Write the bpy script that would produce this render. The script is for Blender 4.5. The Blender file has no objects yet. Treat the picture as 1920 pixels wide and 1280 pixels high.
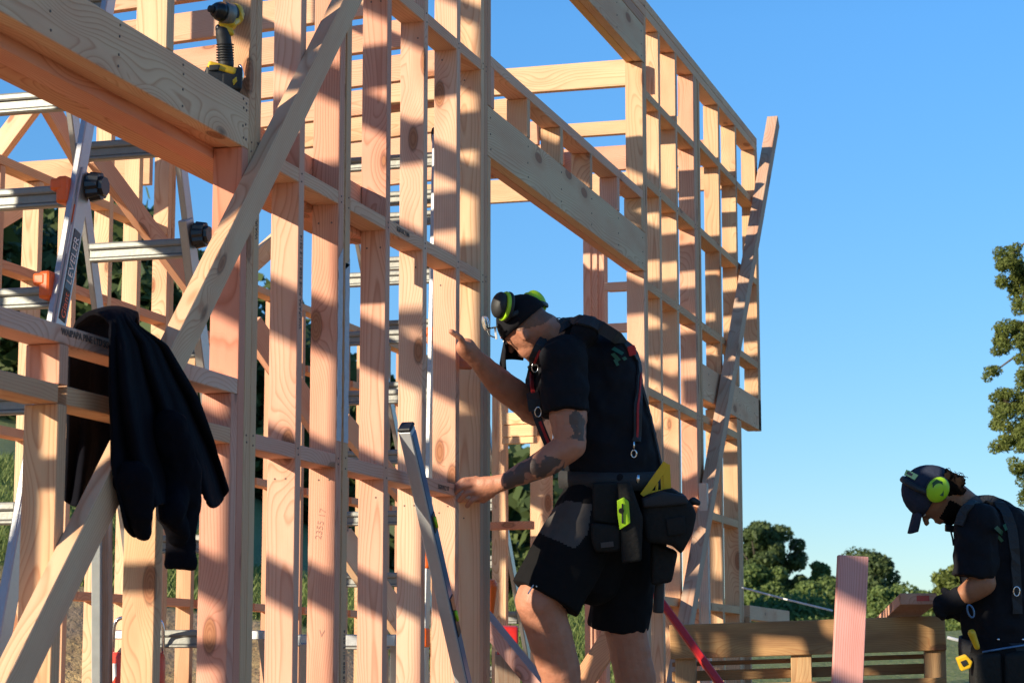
import bpy, bmesh, math, random
import numpy as np
from mathutils import Vector, Matrix, noise
from mathutils.bvhtree import BVHTree
random.seed(7); rng = np.random.default_rng(7)
SC = bpy.context.scene
# ------------------------------------------------------------------ camera
# world axes: +X runs along the framed wall (receding), +Y into the house, Z up; the camera is 2.5 m outside the wall
F, CX, CY = 4200.0, 960.0, 640.0            # focal length and centre, in pixels of a 1920-wide picture
PITCH = math.atan(609.0 / F); CP, SP = math.cos(PITCH), math.sin(PITCH)
YAW = math.radians(16.4117); SA, CA = math.sin(YAW), math.cos(YAW)
D = 2.5; CAMP = Vector((0, -D, 0))
RIGHT = Vector((SA, -CA, 0))
def toworld(v): return Vector((v[0]*SA + v[1]*CA, -v[0]*CA + v[1]*SA, v[2]))
FWD = toworld((0, CP, SP)); UP = toworld((0, -SP, CP))
def ray(px, py): return FWD + RIGHT*((px-CX)/F) - UP*((py-CY)/F)
def P(px, py, dep): return CAMP + ray(px, py)*dep          # a point of the place, read off at a known distance
def W(px, py, Y=0.0):                                      # a point of a plane parallel to the wall
    d = ray(px, py); t = (Y+D)/d.y; p = d*t; return (p.x, p.z)
def proj(p):
    v = Vector(p)-CAMP; dep = v.dot(FWD)
    return (CX+F*v.dot(RIGHT)/dep, CY-F*v.dot(UP)/dep, dep)
cam = bpy.data.cameras.new("camera"); co = bpy.data.objects.new("camera", cam); SC.collection.objects.link(co)
cam.sensor_width = 22.3; cam.lens = 22.3*F/1920; cam.clip_start = 0.1; cam.clip_end = 3000
co.location = CAMP
co.rotation_euler = Matrix((RIGHT, UP, -FWD)).transposed().to_euler()
cam.dof.use_dof = True; cam.dof.focus_distance = 8.2; cam.dof.aperture_fstop = 7.1
SC.camera = co
# ------------------------------------------------------------------ light
SUN = Vector((-1.0, 0.80, 0.41)).normalized()
ELEV = math.asin(SUN.z); AZ = math.atan2(SUN.x, SUN.y)
w = bpy.data.worlds.new("World"); SC.world = w; w.use_nodes = True
nt = w.node_tree; bg = nt.nodes["Background"]; sky = nt.nodes.new("ShaderNodeTexSky")
sky.sky_type = 'NISHITA'; sky.sun_disc = False; sky.sun_elevation = ELEV; sky.sun_rotation = AZ
sky.air_density = 1.0; sky.dust_density = 0.0; sky.ozone_density = 3.0; sky.altitude = 1500
hs = nt.nodes.new("ShaderNodeHueSaturation"); hs.inputs["Saturation"].default_value = 1.22
nt.links.new(sky.outputs[0], hs.inputs["Color"]); wg = nt.nodes.new("ShaderNodeTexCoord"); wz = nt.nodes.new("ShaderNodeSeparateXYZ"); wr = nt.nodes.new("ShaderNodeMapRange"); wm = nt.nodes.new("ShaderNodeVectorMath"); wm.operation = 'SCALE'
nt.links.new(wg.outputs["Generated"], wz.inputs[0]); nt.links.new(wz.outputs[2], wr.inputs[0]); wr.inputs[1].default_value = 0.0; wr.inputs[2].default_value = .28; wr.inputs[3].default_value = .52; wr.inputs[4].default_value = 1.0
nt.links.new(hs.outputs[0], wm.inputs[0]); nt.links.new(wr.outputs[0], wm.inputs["Scale"]); nt.links.new(wm.outputs[0], bg.inputs[0]); bg.inputs[1].default_value = 0.136
sl = bpy.data.lights.new("sun", 'SUN'); sl.energy = 4.7; sl.angle = math.radians(0.5); sl.color = (1.0, 0.88, 0.68)
so = bpy.data.objects.new("sun", sl); SC.collection.objects.link(so)
so.rotation_euler = (-SUN).to_track_quat('-Z', 'Y').to_euler()
SC.view_settings.view_transform = 'Standard'; SC.view_settings.look = 'None'
SC.view_settings.exposure = 0.68; SC.view_settings.gamma = 1.0
# ------------------------------------------------------------------ helpers
COL = SC.collection
def tag(o, label=None, cat=None, group=None, kind=None):
    if label: o['label'] = label
    if cat: o['category'] = cat
    if group: o['group'] = group
    if kind: o['kind'] = kind
    return o
def thing(name, label, cat, loc=(0, 0, 0), group=None):
    o = bpy.data.objects.new(name, None); COL.objects.link(o); o.location = loc; o.empty_display_size = .1
    return tag(o, label, cat, group)
def link(name, me, mats=None, parent=None, matrix=None):
    o = bpy.data.objects.new(name, me); COL.objects.link(o)
    if mats:
        for m in (mats if isinstance(mats, (list, tuple)) else [mats]): me.materials.append(m)
    if parent:
        o.parent = parent; o.matrix_parent_inverse = Matrix.Translation(-Vector(parent.location))
    if matrix is not None: o.matrix_basis = matrix
    return o
def bm_mesh(bm, name, smooth=False):
    me = bpy.data.meshes.new(name); bm.to_mesh(me); bm.free()
    if smooth:
        for p in me.polygons: p.use_smooth = True
    return me
def frame_matrix(c, x, y, z):
    m = Matrix((x, y, z)).transposed().to_4x4(); m.translation = c; return m
def box_bm(sx, sy, sz, bev=.002, seg=1, bm=None, mat=None):
    own = bm is None
    if own: bm = bmesh.new()
    r = bmesh.ops.create_cube(bm, size=1.0); vs = r['verts']
    for v in vs: v.co = Vector((v.co.x*sx, v.co.y*sy, v.co.z*sz))
    if bev:
        es = list({e for v in vs for e in v.link_edges})
        rb = bmesh.ops.bevel(bm, geom=es, offset=bev, segments=seg, affect='EDGES', profile=.5)
        vs = list({v for f in rb['faces'] for v in f.verts} | set(v for v in vs if v.is_valid))
    if mat is not None: bmesh.ops.transform(bm, matrix=mat, verts=vs)
    return bm
def beam(name, p0, p1, wy, hz, mat, parent=None, up=(0, 0, 1), bev=.002, tone=None):
    """a length of timber or bar from p0 to p1; local X runs along it, wy across, hz in the 'up' direction"""
    p0, p1 = Vector(p0), Vector(p1); L = (p1-p0).length; x = (p1-p0)/L
    z = Vector(up); z = (z - x*z.dot(x))
    if z.length < 1e-4: z = Vector((1, 0, 0)) - x*x.x
    z.normalize(); y = z.cross(x)
    me = bm_mesh(box_bm(L, wy, hz, bev), name)
    o = link(name, me, mat, parent, frame_matrix((p0+p1)/2, x, y, z))
    if tone is None: tone = wood_tone()
    o.color = (*tone, 1)
    return o
def wood_tone():
    t = random.random(); k = random.uniform(.88, 1.08)
    a = Vector((.71, .425, .245)); b = Vector((.71, .465, .265)); c = Vector((.69, .385, .24))
    v = a.lerp(b, random.random()) if t < .6 else a.lerp(c, random.random())
    return tuple(v*k)
PINK = (.71, .395, .265); TAN = (.72, .485, .280); BUFF = (.72, .46, .265)
def tube(name, pts, r, mat, parent=None, seg=10, flat=1.0, cyc=False, bm=None):
    own = bm is None
    if own: bm = bmesh.new()
    pts = [Vector(p) for p in pts]; n = len(pts); rings = []; prev = None
    rr = r if isinstance(r, (list, tuple)) else [r]*n
    for i, p in enumerate(pts):
        t = (pts[min(i+1, n-1)]-pts[max(i-1, 0)])
        if cyc: t = pts[(i+1) % n]-pts[i-1]
        t.normalize()
        if prev is None:
            a = Vector((0, 0, 1)) if abs(t.z) < .9 else Vector((0, 1, 0)); u = a.cross(t).normalized()
        else: u = (prev - t*prev.dot(t)).normalized()
        prev = u; v = t.cross(u)
        rings.append([bm.verts.new(p+(u*math.cos(k*2*math.pi/seg)+v*math.sin(k*2*math.pi/seg)*flat)*rr[i]) for k in range(seg)])
    for i in range(n if cyc else n-1):
        A, B = rings[i], rings[(i+1) % n]
        for k in range(seg): bm.faces.new((A[k], A[(k+1) % seg], B[(k+1) % seg], B[k]))
    if not cyc: bm.faces.new(rings[0][::-1]); bm.faces.new(rings[-1])
    if not own: return bm
    bmesh.ops.recalc_face_normals(bm, faces=bm.faces)
    me = bm_mesh(bm, name, True)
    return link(name, me, mat, parent)
def smooth_path(pts, k=6):
    pts = [Vector(p) for p in pts]; out = []
    for i in range(len(pts)-1):
        a, b, c, d = pts[max(i-1, 0)], pts[i], pts[i+1], pts[min(i+2, len(pts)-1)]
        for j in range(k):
            t = j/k
            out.append(.5*((2*b)+(c-a)*t+(2*a-5*b+4*c-d)*t*t+(3*b-a-3*c+d)*t**3))
    out.append(pts[-1]); return out
def txt(name, body, size, loc, xdir, ydir, mat, parent=None, ext=.0006):
    cu = bpy.data.curves.new(name, 'FONT'); cu.body = body; cu.size = size; cu.extrude = ext; cu.align_x = 'CENTER'; cu.align_y = 'CENTER'
    t = bpy.data.objects.new(name+"_c", cu); COL.objects.link(t)
    me = bpy.data.meshes.new_from_object(t.evaluated_get(bpy.context.evaluated_depsgraph_get()))
    bpy.data.objects.remove(t)
    x = Vector(xdir).normalized(); y = Vector(ydir); y = (y-x*y.dot(x)).normalized()
    return link(name, me, mat, parent, frame_matrix(Vector(loc), x, y, x.cross(y)))
# ------------------------------------------------------------------ materials
def newmat(name):
    m = bpy.data.materials.new(name); m.use_nodes = True; t = m.node_tree
    return m, t, t.nodes, t.links, t.nodes["Principled BSDF"]
def plain(name, col, rough=.6, metal=0.0, bump=0.0, bscale=40, var=.12, spec=.5, coat=0):
    m, t, N, L, b = newmat(name)
    tc = N.new("ShaderNodeTexCoord"); nz = N.new("ShaderNodeTexNoise"); nz.inputs["Scale"].default_value = bscale; nz.inputs["Detail"].default_value = 5
    L.new(tc.outputs["Object"], nz.inputs["Vector"])
    mx = N.new("ShaderNodeMix"); mx.data_type = 'RGBA'; mx.blend_type = 'MIX'
    c = Vector(col[:3])
    mx.inputs["A"].default_value = (*(c*(1-var)), 1); mx.inputs["B"].default_value = (*[min(1, v) for v in c*(1+var)], 1)
    L.new(nz.outputs["Fac"], mx.inputs["Factor"]); L.new(mx.outputs["Result"], b.inputs["Base Color"])
    b.inputs["Roughness"].default_value = rough; b.inputs["Metallic"].default_value = metal
    b.inputs["Specular IOR Level"].default_value = spec; b.inputs["Coat Weight"].default_value = coat
    if bump:
        bp = N.new("ShaderNodeBump"); bp.inputs["Strength"].default_value = bump; bp.inputs["Distance"].default_value = .01
        L.new(nz.outputs["Fac"], bp.inputs["Height"]); L.new(bp.outputs[0], b.inputs["Normal"])
    return m
def wood_material(name, grain=1.0, weather=0.0):
    m, t, N, L, b = newmat(name)
    def nd(k, **kw):
        n = N.new(k)
        for a, v in kw.items(): setattr(n, a, v)
        return n
    def math_(op, a, b_=None, c=None):
        n = nd("ShaderNodeMath", operation=op)
        for i, v in enumerate((a, b_, c)):
            if v is None: continue
            if isinstance(v, (int, float)): n.inputs[i].default_value = v
            else: L.new(v, n.inputs[i])
        return n.outputs[0]
    tc = nd("ShaderNodeTexCoord"); oi = nd("ShaderNodeObjectInfo")
    off = nd("ShaderNodeVectorMath", operation='SCALE'); cmb = nd("ShaderNodeCombineXYZ")
    for i, k in enumerate((37.0, .0, .0)): cmb.inputs[i].default_value = 1
    off.inputs["Scale"].default_value = 1
    L.new(math_('MULTIPLY', oi.outputs["Random"], 53.0), off.inputs["Scale"]); L.new(cmb.outputs[0], off.inputs[0])
    base = nd("ShaderNodeVectorMath", operation='ADD'); L.new(tc.outputs["Object"], base.inputs[0]); L.new(off.outputs[0], base.inputs[1])
    # knots: sparse cells along the board
    kv = nd("ShaderNodeVectorMath", operation='MULTIPLY'); kv.inputs[1].default_value = (2.5, 6.4, 6.4); L.new(base.outputs[0], kv.inputs[0])
    vo = nd("ShaderNodeTexVoronoi", feature='F1'); vo.inputs["Scale"].default_value = 1.0; L.new(kv.outputs[0], vo.inputs["Vector"])
    kd = vo.outputs["Distance"]
    # distort
    dv = nd("ShaderNodeVectorMath", operation='MULTIPLY'); dv.inputs[1].default_value = (.9, 5, 5); L.new(base.outputs[0], dv.inputs[0])
    n1 = nd("ShaderNodeTexNoise"); n1.inputs["Scale"].default_value = 1.0; n1.inputs["Detail"].default_value = 2; L.new(dv.outputs[0], n1.inputs["Vector"])
    sep = nd("ShaderNodeSeparateXYZ"); L.new(tc.outputs["Object"], sep.inputs[0])
    r2 = math_('FRACT', math_('MULTIPLY', oi.outputs["Random"], 17.3)); r3 = math_('FRACT', math_('MULTIPLY', oi.outputs["Random"], 71.9))
    cy = math_('ADD', sep.outputs[1], math_('MULTIPLY', math_('SUBTRACT', r2, .5), .22))
    cz = math_('ADD', sep.outputs[2], math_('ADD', .045, math_('MULTIPLY', r3, .10)))
    rad = math_('SQRT', math_('ADD', math_('MULTIPLY', cy, cy), math_('MULTIPLY', cz, cz)))
    kfall = math_('POWER', math_('MAXIMUM', math_('SUBTRACT', .62, kd), 0.0), 2.0)
    rad = math_('ADD', rad, math_('MULTIPLY', kfall, .22))
    rad = math_('ADD', rad, math_('MULTIPLY', math_('SUBTRACT', n1.outputs["Fac"], .5), .075))
    ph = math_('FRACT', math_('MULTIPLY', rad, 120.0))
    ring = nd("ShaderNodeValToRGB"); cr = ring.color_ramp
    cr.elements[0].position = 0; cr.elements[0].color = (.0, .0, .0, 1)
    cr.elements[1].position = .62; cr.elements[1].color = (.22, .22, .22, 1)
    e = cr.elements.new(.86); e.color = (1, 1, 1, 1); e = cr.elements.new(.96); e.color = (.15, .15, .15, 1)
    L.new(ph, ring.inputs[0])
    # fine fibre
    fv = nd("ShaderNodeVectorMath", operation='MULTIPLY'); fv.inputs[1].default_value = (6, 420, 420); L.new(base.outputs[0], fv.inputs[0])
    n2 = nd("ShaderNodeTexNoise"); n2.inputs["Scale"].default_value = 1.0; n2.inputs["Detail"].default_value = 3; L.new(fv.outputs[0], n2.inputs["Vector"])
    # blotches (pink preservative dye, handling dirt)
    bv = nd("ShaderNodeVectorMath", operation='MULTIPLY'); bv.inputs[1].default_value = (1.6, 9, 9); L.new(base.outputs[0], bv.inputs[0])
    n3 = nd("ShaderNodeTexNoise"); n3.inputs["Scale"].default_value = 1.0; n3.inputs["Detail"].default_value = 4; n3.inputs["Roughness"].default_value = .6; L.new(bv.outputs[0], n3.inputs["Vector"])
    def mixc(fac, a, b_, mode='MIX'):
        n = nd("ShaderNodeMix", data_type='RGBA', blend_type=mode)
        for s, v in (("Factor", fac), ("A", a), ("B", b_)):
            if isinstance(v, (int, float)): n.inputs[s].default_value = v
            elif isinstance(v, tuple): n.inputs[s].default_value = (*v, 1)
            else: L.new(v, n.inputs[s])
        return n.outputs["Result"]
    c0 = oi.outputs["Color"]
    blot = nd("ShaderNodeMapRange"); blot.inputs[1].default_value = .38; blot.inputs[2].default_value = .72; L.new(n3.outputs["Fac"], blot.inputs[0])
    c1 = mixc(math_('MULTIPLY', blot.outputs[0], .85), c0, mixc(1.0, c0, (.93, .74, .72), 'MULTIPLY'))
    gs = math_('MULTIPLY', ring.outputs[0], math_('MULTIPLY', math_('ADD', .35, math_('MULTIPLY', n1.outputs["Fac"], 1.0)), .68*grain))
    c2 = mixc(gs, c1, mixc(1.0, c1, (.66, .42, .32), 'MULTIPLY'))
    c3 = mixc(math_('MULTIPLY', n2.outputs["Fac"], .30), c2, mixc(1.0, c2, (.72, .66, .62), 'MULTIPLY'))
    # knot: ringed brown core with dark rim
    kin = nd("ShaderNodeMapRange"); kin.inputs[1].default_value = .155; kin.inputs[2].default_value = .11; L.new(kd, kin.inputs[0])
    krim = math_('MULTIPLY', math_('GREATER_THAN', kd, .118), math_('LESS_THAN', kd, .146))
    kring = math_('ADD', .5, math_('MULTIPLY', math_('SINE', math_('MULTIPLY', kd, 190.0)), .35))
    kc = mixc(kring, (.30, .125, .06), (.46, .22, .11)); kc = mixc(math_('MULTIPLY', krim, .8), kc, (.10, .045, .025))
    c4 = mixc(math_('MULTIPLY', kin.outputs[0], .92), c3, kc)
    khalo = nd("ShaderNodeMapRange"); khalo.inputs[1].default_value = .34; khalo.inputs[2].default_value = .15; khalo.inputs[4].default_value = .32; L.new(kd, khalo.inputs[0])
    c5 = mixc(khalo.outputs[0], c4, mixc(1.0, c4, (.80, .50, .40), 'MULTIPLY'))
    if weather:
        c5 = mixc(math_('MULTIPLY', blot.outputs[0], weather+.25), c5, (.22, .13, .065))
        c5 = mixc(math_('MULTIPLY', n2.outputs['Fac'], weather), c5, (.14, .09, .05))
    L.new(c5, b.inputs["Base Color"])
    b.inputs["Roughness"].default_value = .72; b.inputs["Specular IOR Level"].default_value = .22
    bp = nd("ShaderNodeBump"); bp.inputs["Strength"].default_value = .25; bp.inputs["Distance"].default_value = .002
    L.new(math_('ADD', n2.outputs["Fac"], math_('MULTIPLY', ring.outputs[0], -.4)), bp.inputs["Height"]); L.new(bp.outputs[0], b.inputs["Normal"])
    return m
M = {}
M['wood'] = wood_material("pine_timber"); M['pallet'] = wood_material("pallet_timber", 1.0, .45)
M['lvl'] = wood_material("laminated_timber", 1.2)
M['alu'] = plain("aluminium", (.42, .42, .415), .38, .8, .06, 60, .10)
M['alu_dull'] = plain("dull_aluminium", (.24, .24, .22), .5, .5, .1, 50, .15)
M['white'] = plain("white_plastic", (.78, .78, .76), .45, 0, 0, 20, .04)
M['black'] = plain("black_plastic", (.012, .012, .013), .28, 0, .05, 30, .2)
M['rubber'] = plain("black_rubber", (.018, .018, .019), .6, 0, .1, 60, .2)
M['red'] = plain("red_plastic", (.62, .05, .02), .42, 0, 0, 30, .08)
M['orange'] = plain("orange_plastic", (.75, .12, .01), .42, 0, 0, 30, .08)
M['redpaint'] = plain("red_paint", (.66, .025, .02), .35, .0, .03, 30, .15)
M['yellow'] = plain("yellow_plastic", (.78, .46, .015), .4, 0, .02, 40, .08)
M['lime'] = plain("lime_plastic", (.42, .72, .02), .4, 0, .02, 40, .06)
M['green'] = plain("dark_green_mark", (.012, .085, .035), .6, 0, 0, 40, .1)
M['limetape'] = plain("pale_lime_tape", (.55, .75, .30), .5, 0, 0, 40, .1)
M['blue'] = plain("blue_film", (.10, .20, .36), .3, .5, .03, 30, .15)
M['level'] = plain("brushed_alloy", (.55, .56, .57), .42, .25, .04, 60, .08)
M['chrome'] = plain("chrome", (.75, .75, .76), .18, 1, 0, 30, .05)
M['shirt'] = plain("black_cotton", (.009, .009, .012), .88, 0, .5, 22, .25, .2)
M['shorts'] = plain("black_shorts_cloth", (.008, .0075, .008), .9, 0, .3, 24, .25, .15)
M['panel'] = plain("charcoal_stretch_cloth", (.075, .066, .062), .85, 0, .3, 30, .2, .25)
M['fleece'] = plain("black_fleece", (.005, .005, .008), .95, 0, .7, 18, .35, .08)
M['leather'] = plain("black_nylon", (.014, .0135, .013), .75, 0, .4, 60, .3, .25)
M['webbing'] = plain("black_webbing", (.02, .02, .022), .7, 0, .3, 200, .2)
M['redweb'] = plain("red_webbing", (.45, .02, .02), .7, 0, .2, 200, .2)
M['hair'] = plain("dark_hair", (.012, .008, .006), .95, 0, .4, 120, .4, .05)
M['navy'] = plain("navy_cotton", (.030, .036, .060), .9, 0, .3, 60, .2, .2)
M['ink'] = plain("stamp_ink", (.14, .10, .08), .8)
M['pencil'] = plain("pencil_lead", (.38, .20, .14), .8)
M['primer'] = plain("white_primer", (.52, .50, .52), .8, 0, .2, 60, .2)
M['galv'] = plain("galvanised_steel", (.50, .54, .53), .45, .6, .1, 20, .2)
def skin_material(name, col, ink=False):
    m, t, N, L, b = newmat(name)
    tc = N.new("ShaderNodeTexCoord"); nz = N.new("ShaderNodeTexNoise"); nz.inputs["Scale"].default_value = 22; nz.inputs["Detail"].default_value = 6
    L.new(tc.outputs["Object"], nz.inputs["Vector"])
    mx = N.new("ShaderNodeMix"); mx.data_type = 'RGBA'; c = Vector(col)
    mx.inputs["A"].default_value = (c.x*.82, c.y*.72, c.z*.68, 1); mx.inputs["B"].default_value = (min(1, c.x*1.12), c.y*1.15, c.z*1.15, 1)
    L.new(nz.outputs["Fac"], mx.inputs["Factor"]); out = mx.outputs["Result"]
    if ink:
        wv = N.new("ShaderNodeTexWave"); wv.wave_type = 'RINGS'; wv.rings_direction = 'SPHERICAL'; wv.inputs["Scale"].default_value = 6; wv.inputs["Distortion"].default_value = 7; wv.inputs["Detail"].default_value = 2; wv.inputs["Detail Scale"].default_value = 3.2
        L.new(tc.outputs["Object"], wv.inputs["Vector"])
        n2 = N.new("ShaderNodeTexNoise"); n2.inputs["Scale"].default_value = 26; n2.inputs["Detail"].default_value = 3; L.new(tc.outputs["Object"], n2.inputs["Vector"])
        ad = N.new("ShaderNodeMath"); ad.operation = 'ADD'; L.new(wv.outputs["Fac"], ad.inputs[0]); L.new(n2.outputs["Fac"], ad.inputs[1])
        r = N.new("ShaderNodeMapRange"); r.inputs[1].default_value = .70; r.inputs[2].default_value = 1.05; r.inputs[4].default_value = .88; L.new(ad.outputs[0], r.inputs[0])
        m2 = N.new("ShaderNodeMix"); m2.data_type = 'RGBA'; L.new(r.outputs[0], m2.inputs["Factor"]); L.new(out, m2.inputs["A"]); m2.inputs["B"].default_value = (.07, .06, .055, 1)
        out = m2.outputs["Result"]
    L.new(out, b.inputs["Base Color"]); b.inputs["Roughness"].default_value = .5; b.inputs["Specular IOR Level"].default_value = .35
    b.inputs["Subsurface Weight"].default_value = .08; b.inputs["Subsurface Radius"].default_value = (.012, .005, .003)
    n3 = N.new("ShaderNodeTexNoise"); n3.inputs["Scale"].default_value = 110; n3.inputs["Detail"].default_value = 5; L.new(tc.outputs["Object"], n3.inputs["Vector"])
    bp = N.new("ShaderNodeBump"); bp.inputs["Strength"].default_value = .45; bp.inputs["Distance"].default_value = .004; L.new(n3.outputs["Fac"], bp.inputs["Height"]); L.new(bp.outputs[0], b.inputs["Normal"])
    return m
M['skin'] = skin_material("sunned_skin", (.50, .225, .14)); M['tattoo'] = skin_material("tattooed_skin", (.45, .21, .135), True)
M['skin_b'] = skin_material("tanned_skin", (.36, .16, .085)); M['scalp'] = skin_material("shaved_scalp", (.22, .115, .075))
def foliage(name, c1, c2, trans=.25):
    m, t, N, L, b = newmat(name)
    oi = N.new("ShaderNodeNewGeometry"); r = N.new("ShaderNodeMix"); r.data_type = 'RGBA'
    r.inputs["A"].default_value = (*c1, 1); r.inputs["B"].default_value = (*c2, 1); L.new(oi.outputs["Random Per Island"], r.inputs["Factor"])
    L.new(r.outputs["Result"], b.inputs["Base Color"]); b.inputs["Roughness"].default_value = .6; b.inputs["Specular IOR Level"].default_value = .3
    tr = N.new("ShaderNodeBsdfTranslucent"); L.new(r.outputs["Result"], tr.inputs[0]); ms = N.new("ShaderNodeMixShader"); ms.inputs[0].default_value = trans
    L.new(b.outputs[0], ms.inputs[1]); L.new(tr.outputs[0], ms.inputs[2]); L.new(ms.outputs[0], N["Material Output"].inputs[0])
    return m
M['leaf'] = foliage("leaves_mid", (.085, .13, .035), (.21, .27, .075), .4); M['leafd'] = foliage("leaves_dark", (.040, .066, .024), (.13, .17, .055), .35)
M['leafy'] = foliage("leaves_yellow", (.11, .14, .03), (.22, .25, .06), .45); M['grass'] = foliage("grass_blades", (.09, .14, .03), (.30, .34, .10), .4)
M['bark'] = plain("bark", (.10, .075, .055), .9, 0, .6, 6, .3)
# ground
def ground_mat():
    m, t, N, L, b = newmat("ground_soil_and_grass")
    tc = N.new("ShaderNodeTexCoord"); at = N.new("ShaderNodeAttribute"); at.attribute_name = "clay"
    def nz(s, d=6):
        n = N.new("ShaderNodeTexNoise"); n.inputs["Scale"].default_value = s; n.inputs["Detail"].default_value = d; n.inputs["Roughness"].default_value = .65; L.new(tc.outputs["Object"], n.inputs["Vector"]); return n.outputs["Fac"]
    def mx(f, a, c):
        n = N.new("ShaderNodeMix"); n.data_type = 'RGBA'; L.new(f, n.inputs["Factor"])
        for s, v in (("A", a), ("B", c)):
            if isinstance(v, tuple): n.inputs[s].default_value = (*v, 1)
            else: L.new(v, n.inputs[s])
        return n.outputs["Result"]
    def cr(f, lo, hi):
        n = N.new("ShaderNodeMapRange"); n.inputs[1].default_value = lo; n.inputs[2].default_value = hi; L.new(f, n.inputs[0]); return n.outputs[0]
    g = mx(nz(3.0), (.06, .10, .02), (.20, .23, .07)); g = mx(cr(nz(14), .5, .75), g, (.30, .26, .12))
    c = mx(cr(nz(6), .35, .65), (.24, .15, .07), (.62, .42, .18)); c = mx(cr(nz(30), .55, .62), c, (.10, .07, .05)); c = mx(cr(nz(1.2), .45, .6), c, (.28, .20, .13))
    L.new(mx(at.outputs["Fac"], g, c), b.inputs["Base Color"]); b.inputs["Roughness"].default_value = .95
    bp = N.new("ShaderNodeBump"); bp.inputs["Strength"].default_value = .8; bp.inputs["Distance"].default_value = .08; L.new(nz(12), bp.inputs["Height"]); L.new(bp.outputs[0], b.inputs["Normal"])
    return m
M['ground'] = ground_mat()
def clear_mat():
    m, t, N, L, b = newmat("clear_lens"); b.inputs["Base Color"].default_value = (.75, .78, .74, 1); b.inputs["Transmission Weight"].default_value = .85; b.inputs["Roughness"].default_value = .25; b.inputs["IOR"].default_value = 1.15
    return m
M['lens'] = clear_mat()
M['slab'] = plain("concrete_slab", (.42, .37, .30), .9, 0, .3, 3, .15)
M['floor'] = plain("particle_board_floor", (.60, .42, .25), .8, 0, .1, 30, .2)
#PART2
# ------------------------------------------------------------------ terrain
def pxaz(px): return math.atan((px-CX)/F)
def polar(px, r, z=0.0):
    a = pxaz(px); v = toworld((math.sin(a)*r, math.cos(a)*r, z)); return CAMP+v
def lerp_tab(x, tab):
    if x <= tab[0][0]: return tab[0][1]
    for (a, va), (b, vb) in zip(tab, tab[1:]):
        if x <= b: return va+(vb-va)*(x-a)/(b-a)
    return tab[-1][1]
YG = [(-900, 760), (0, 872), (340, 1000), (480, 1085), (950, 1130), (1100, 1150), (1400, 1185), (3200, 1200)]
YC = [(-900, 1020), (0, 1068), (340, 1148), (480, 1165), (640, 1205), (950, 1300), (3200, 1330)]
ZF = [(-2500, 20), (0, 14), (300, 13), (480, 10), (700, 6), (950, 3.0), (1400, 1.2), (1900, .8), (4000, .8)]
def ground_z(p):
    v = Vector(p)-CAMP; fx = v.x*SA - v.y*CA; fy = v.x*CA + v.y*SA; r = math.hypot(fx, fy)
    near = -.45 if v.y-D > -1.0 else (-.95 if v.y-D < -1.7 else -.45-.5*((-1.0-(v.y-D))/.7))
    if fy < 3: return near
    px = CX+F*fx/fy; px = max(-2500, min(4000, px))
    zc = (1249-lerp_tab(px, YC))/F*18.5; zg = (1249-lerp_tab(px, YG))/F*27
    zc = max(zc, -.4)
    tab = [(16.5, near), (18.3, zc), (27, zg), (60, zg+.6*(lerp_tab(px, ZF)-zg)*.5), (110, max(zg, lerp_tab(px, ZF))), (260, max(zg, lerp_tab(px, ZF))+4), (2600, 10)]
    return lerp_tab(r, tab)
def build_ground():
    rs = [0, .8, 1.6, 2.4, 3.2, 4, 5, 6, 7, 8, 9, 10, 11, 12, 13, 14, 15, 16, 16.5, 17, 17.5, 18, 18.3, 18.8]
    r = 19.6
    while r < 2600: rs.append(r); r *= 1.07
    azs = [math.radians(a) for a in list(np.arange(-180, -22, 6)) + list(np.arange(-22, 22, .5)) + list(np.arange(22, 180, 6))]
    vs, fs, cl = [], [], []
    for r in rs:
        for a in azs:
            v = toworld((math.sin(a)*r, math.cos(a)*r, 0)); p = CAMP+v; z = ground_z(p)
            n = noise.noise(Vector((p.x*.9, p.y*.9, 0)))*.10 + noise.noise(Vector((p.x*3, p.y*3, 5)))*.04
            z += n*(1 if r > 15 else .25)
            vs.append((p.x, p.y, z))
            fx = math.sin(a)*r; fy = math.cos(a)*r; px = CX+F*fx/fy if fy > 1 else -900
            lim = 1249-(lerp_tab(px, YC)+noise.noise(Vector((p.x, p.y, 1)))*20)
            cl.append(1.0 if (r < 17.3 or (r < 22 and z < lim/F*r)) else 0.0)
    n = len(azs)
    for i in range(len(rs)-1):
        for j in range(n):
            fs.append((i*n+j, i*n+(j+1) % n, (i+1)*n+(j+1) % n, (i+1)*n+j))
    me = bpy.data.meshes.new("ground"); me.from_pydata(vs, [], fs[n:] + [tuple(range(n, 2*n))][:0]); me.update()
    at = me.attributes.new("clay", 'FLOAT', 'POINT'); at.data.foreach_set("value", cl)
    for p in me.polygons: p.use_smooth = True
    # the centre cap
    o = link("ground", me, M['ground']); o['kind'] = 'structure'
build_ground()
def quads(name, C, Nn, S, mat, parent=None, ratio=.6):
    """many small leaf faces: centres C, facing Nn, sizes S"""
    n = len(C); t = rng.normal(size=(n, 3)); u = np.cross(Nn, t); u /= np.linalg.norm(u, axis=1)[:, None]+1e-9
    v = np.cross(Nn, u); v /= np.linalg.norm(v, axis=1)[:, None]+1e-9
    u *= S[:, None]; v *= S[:, None]*ratio
    V = np.stack([C-u, C-v*.9, C+u, C+v], 1).reshape(-1, 3)
    me = bpy.data.meshes.new(name); me.vertices.add(4*n); me.vertices.foreach_set("co", V.astype(np.float32).ravel())
    me.loops.add(4*n); me.loops.foreach_set("vertex_index", np.arange(4*n, dtype=np.int32))
    me.polygons.add(n); me.polygons.foreach_set("loop_start", np.arange(0, 4*n, 4, dtype=np.int32)); me.polygons.foreach_set("loop_total", np.full(n, 4, np.int32))
    me.update(); me.validate()
    return link(name, me, mat, parent)
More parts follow.
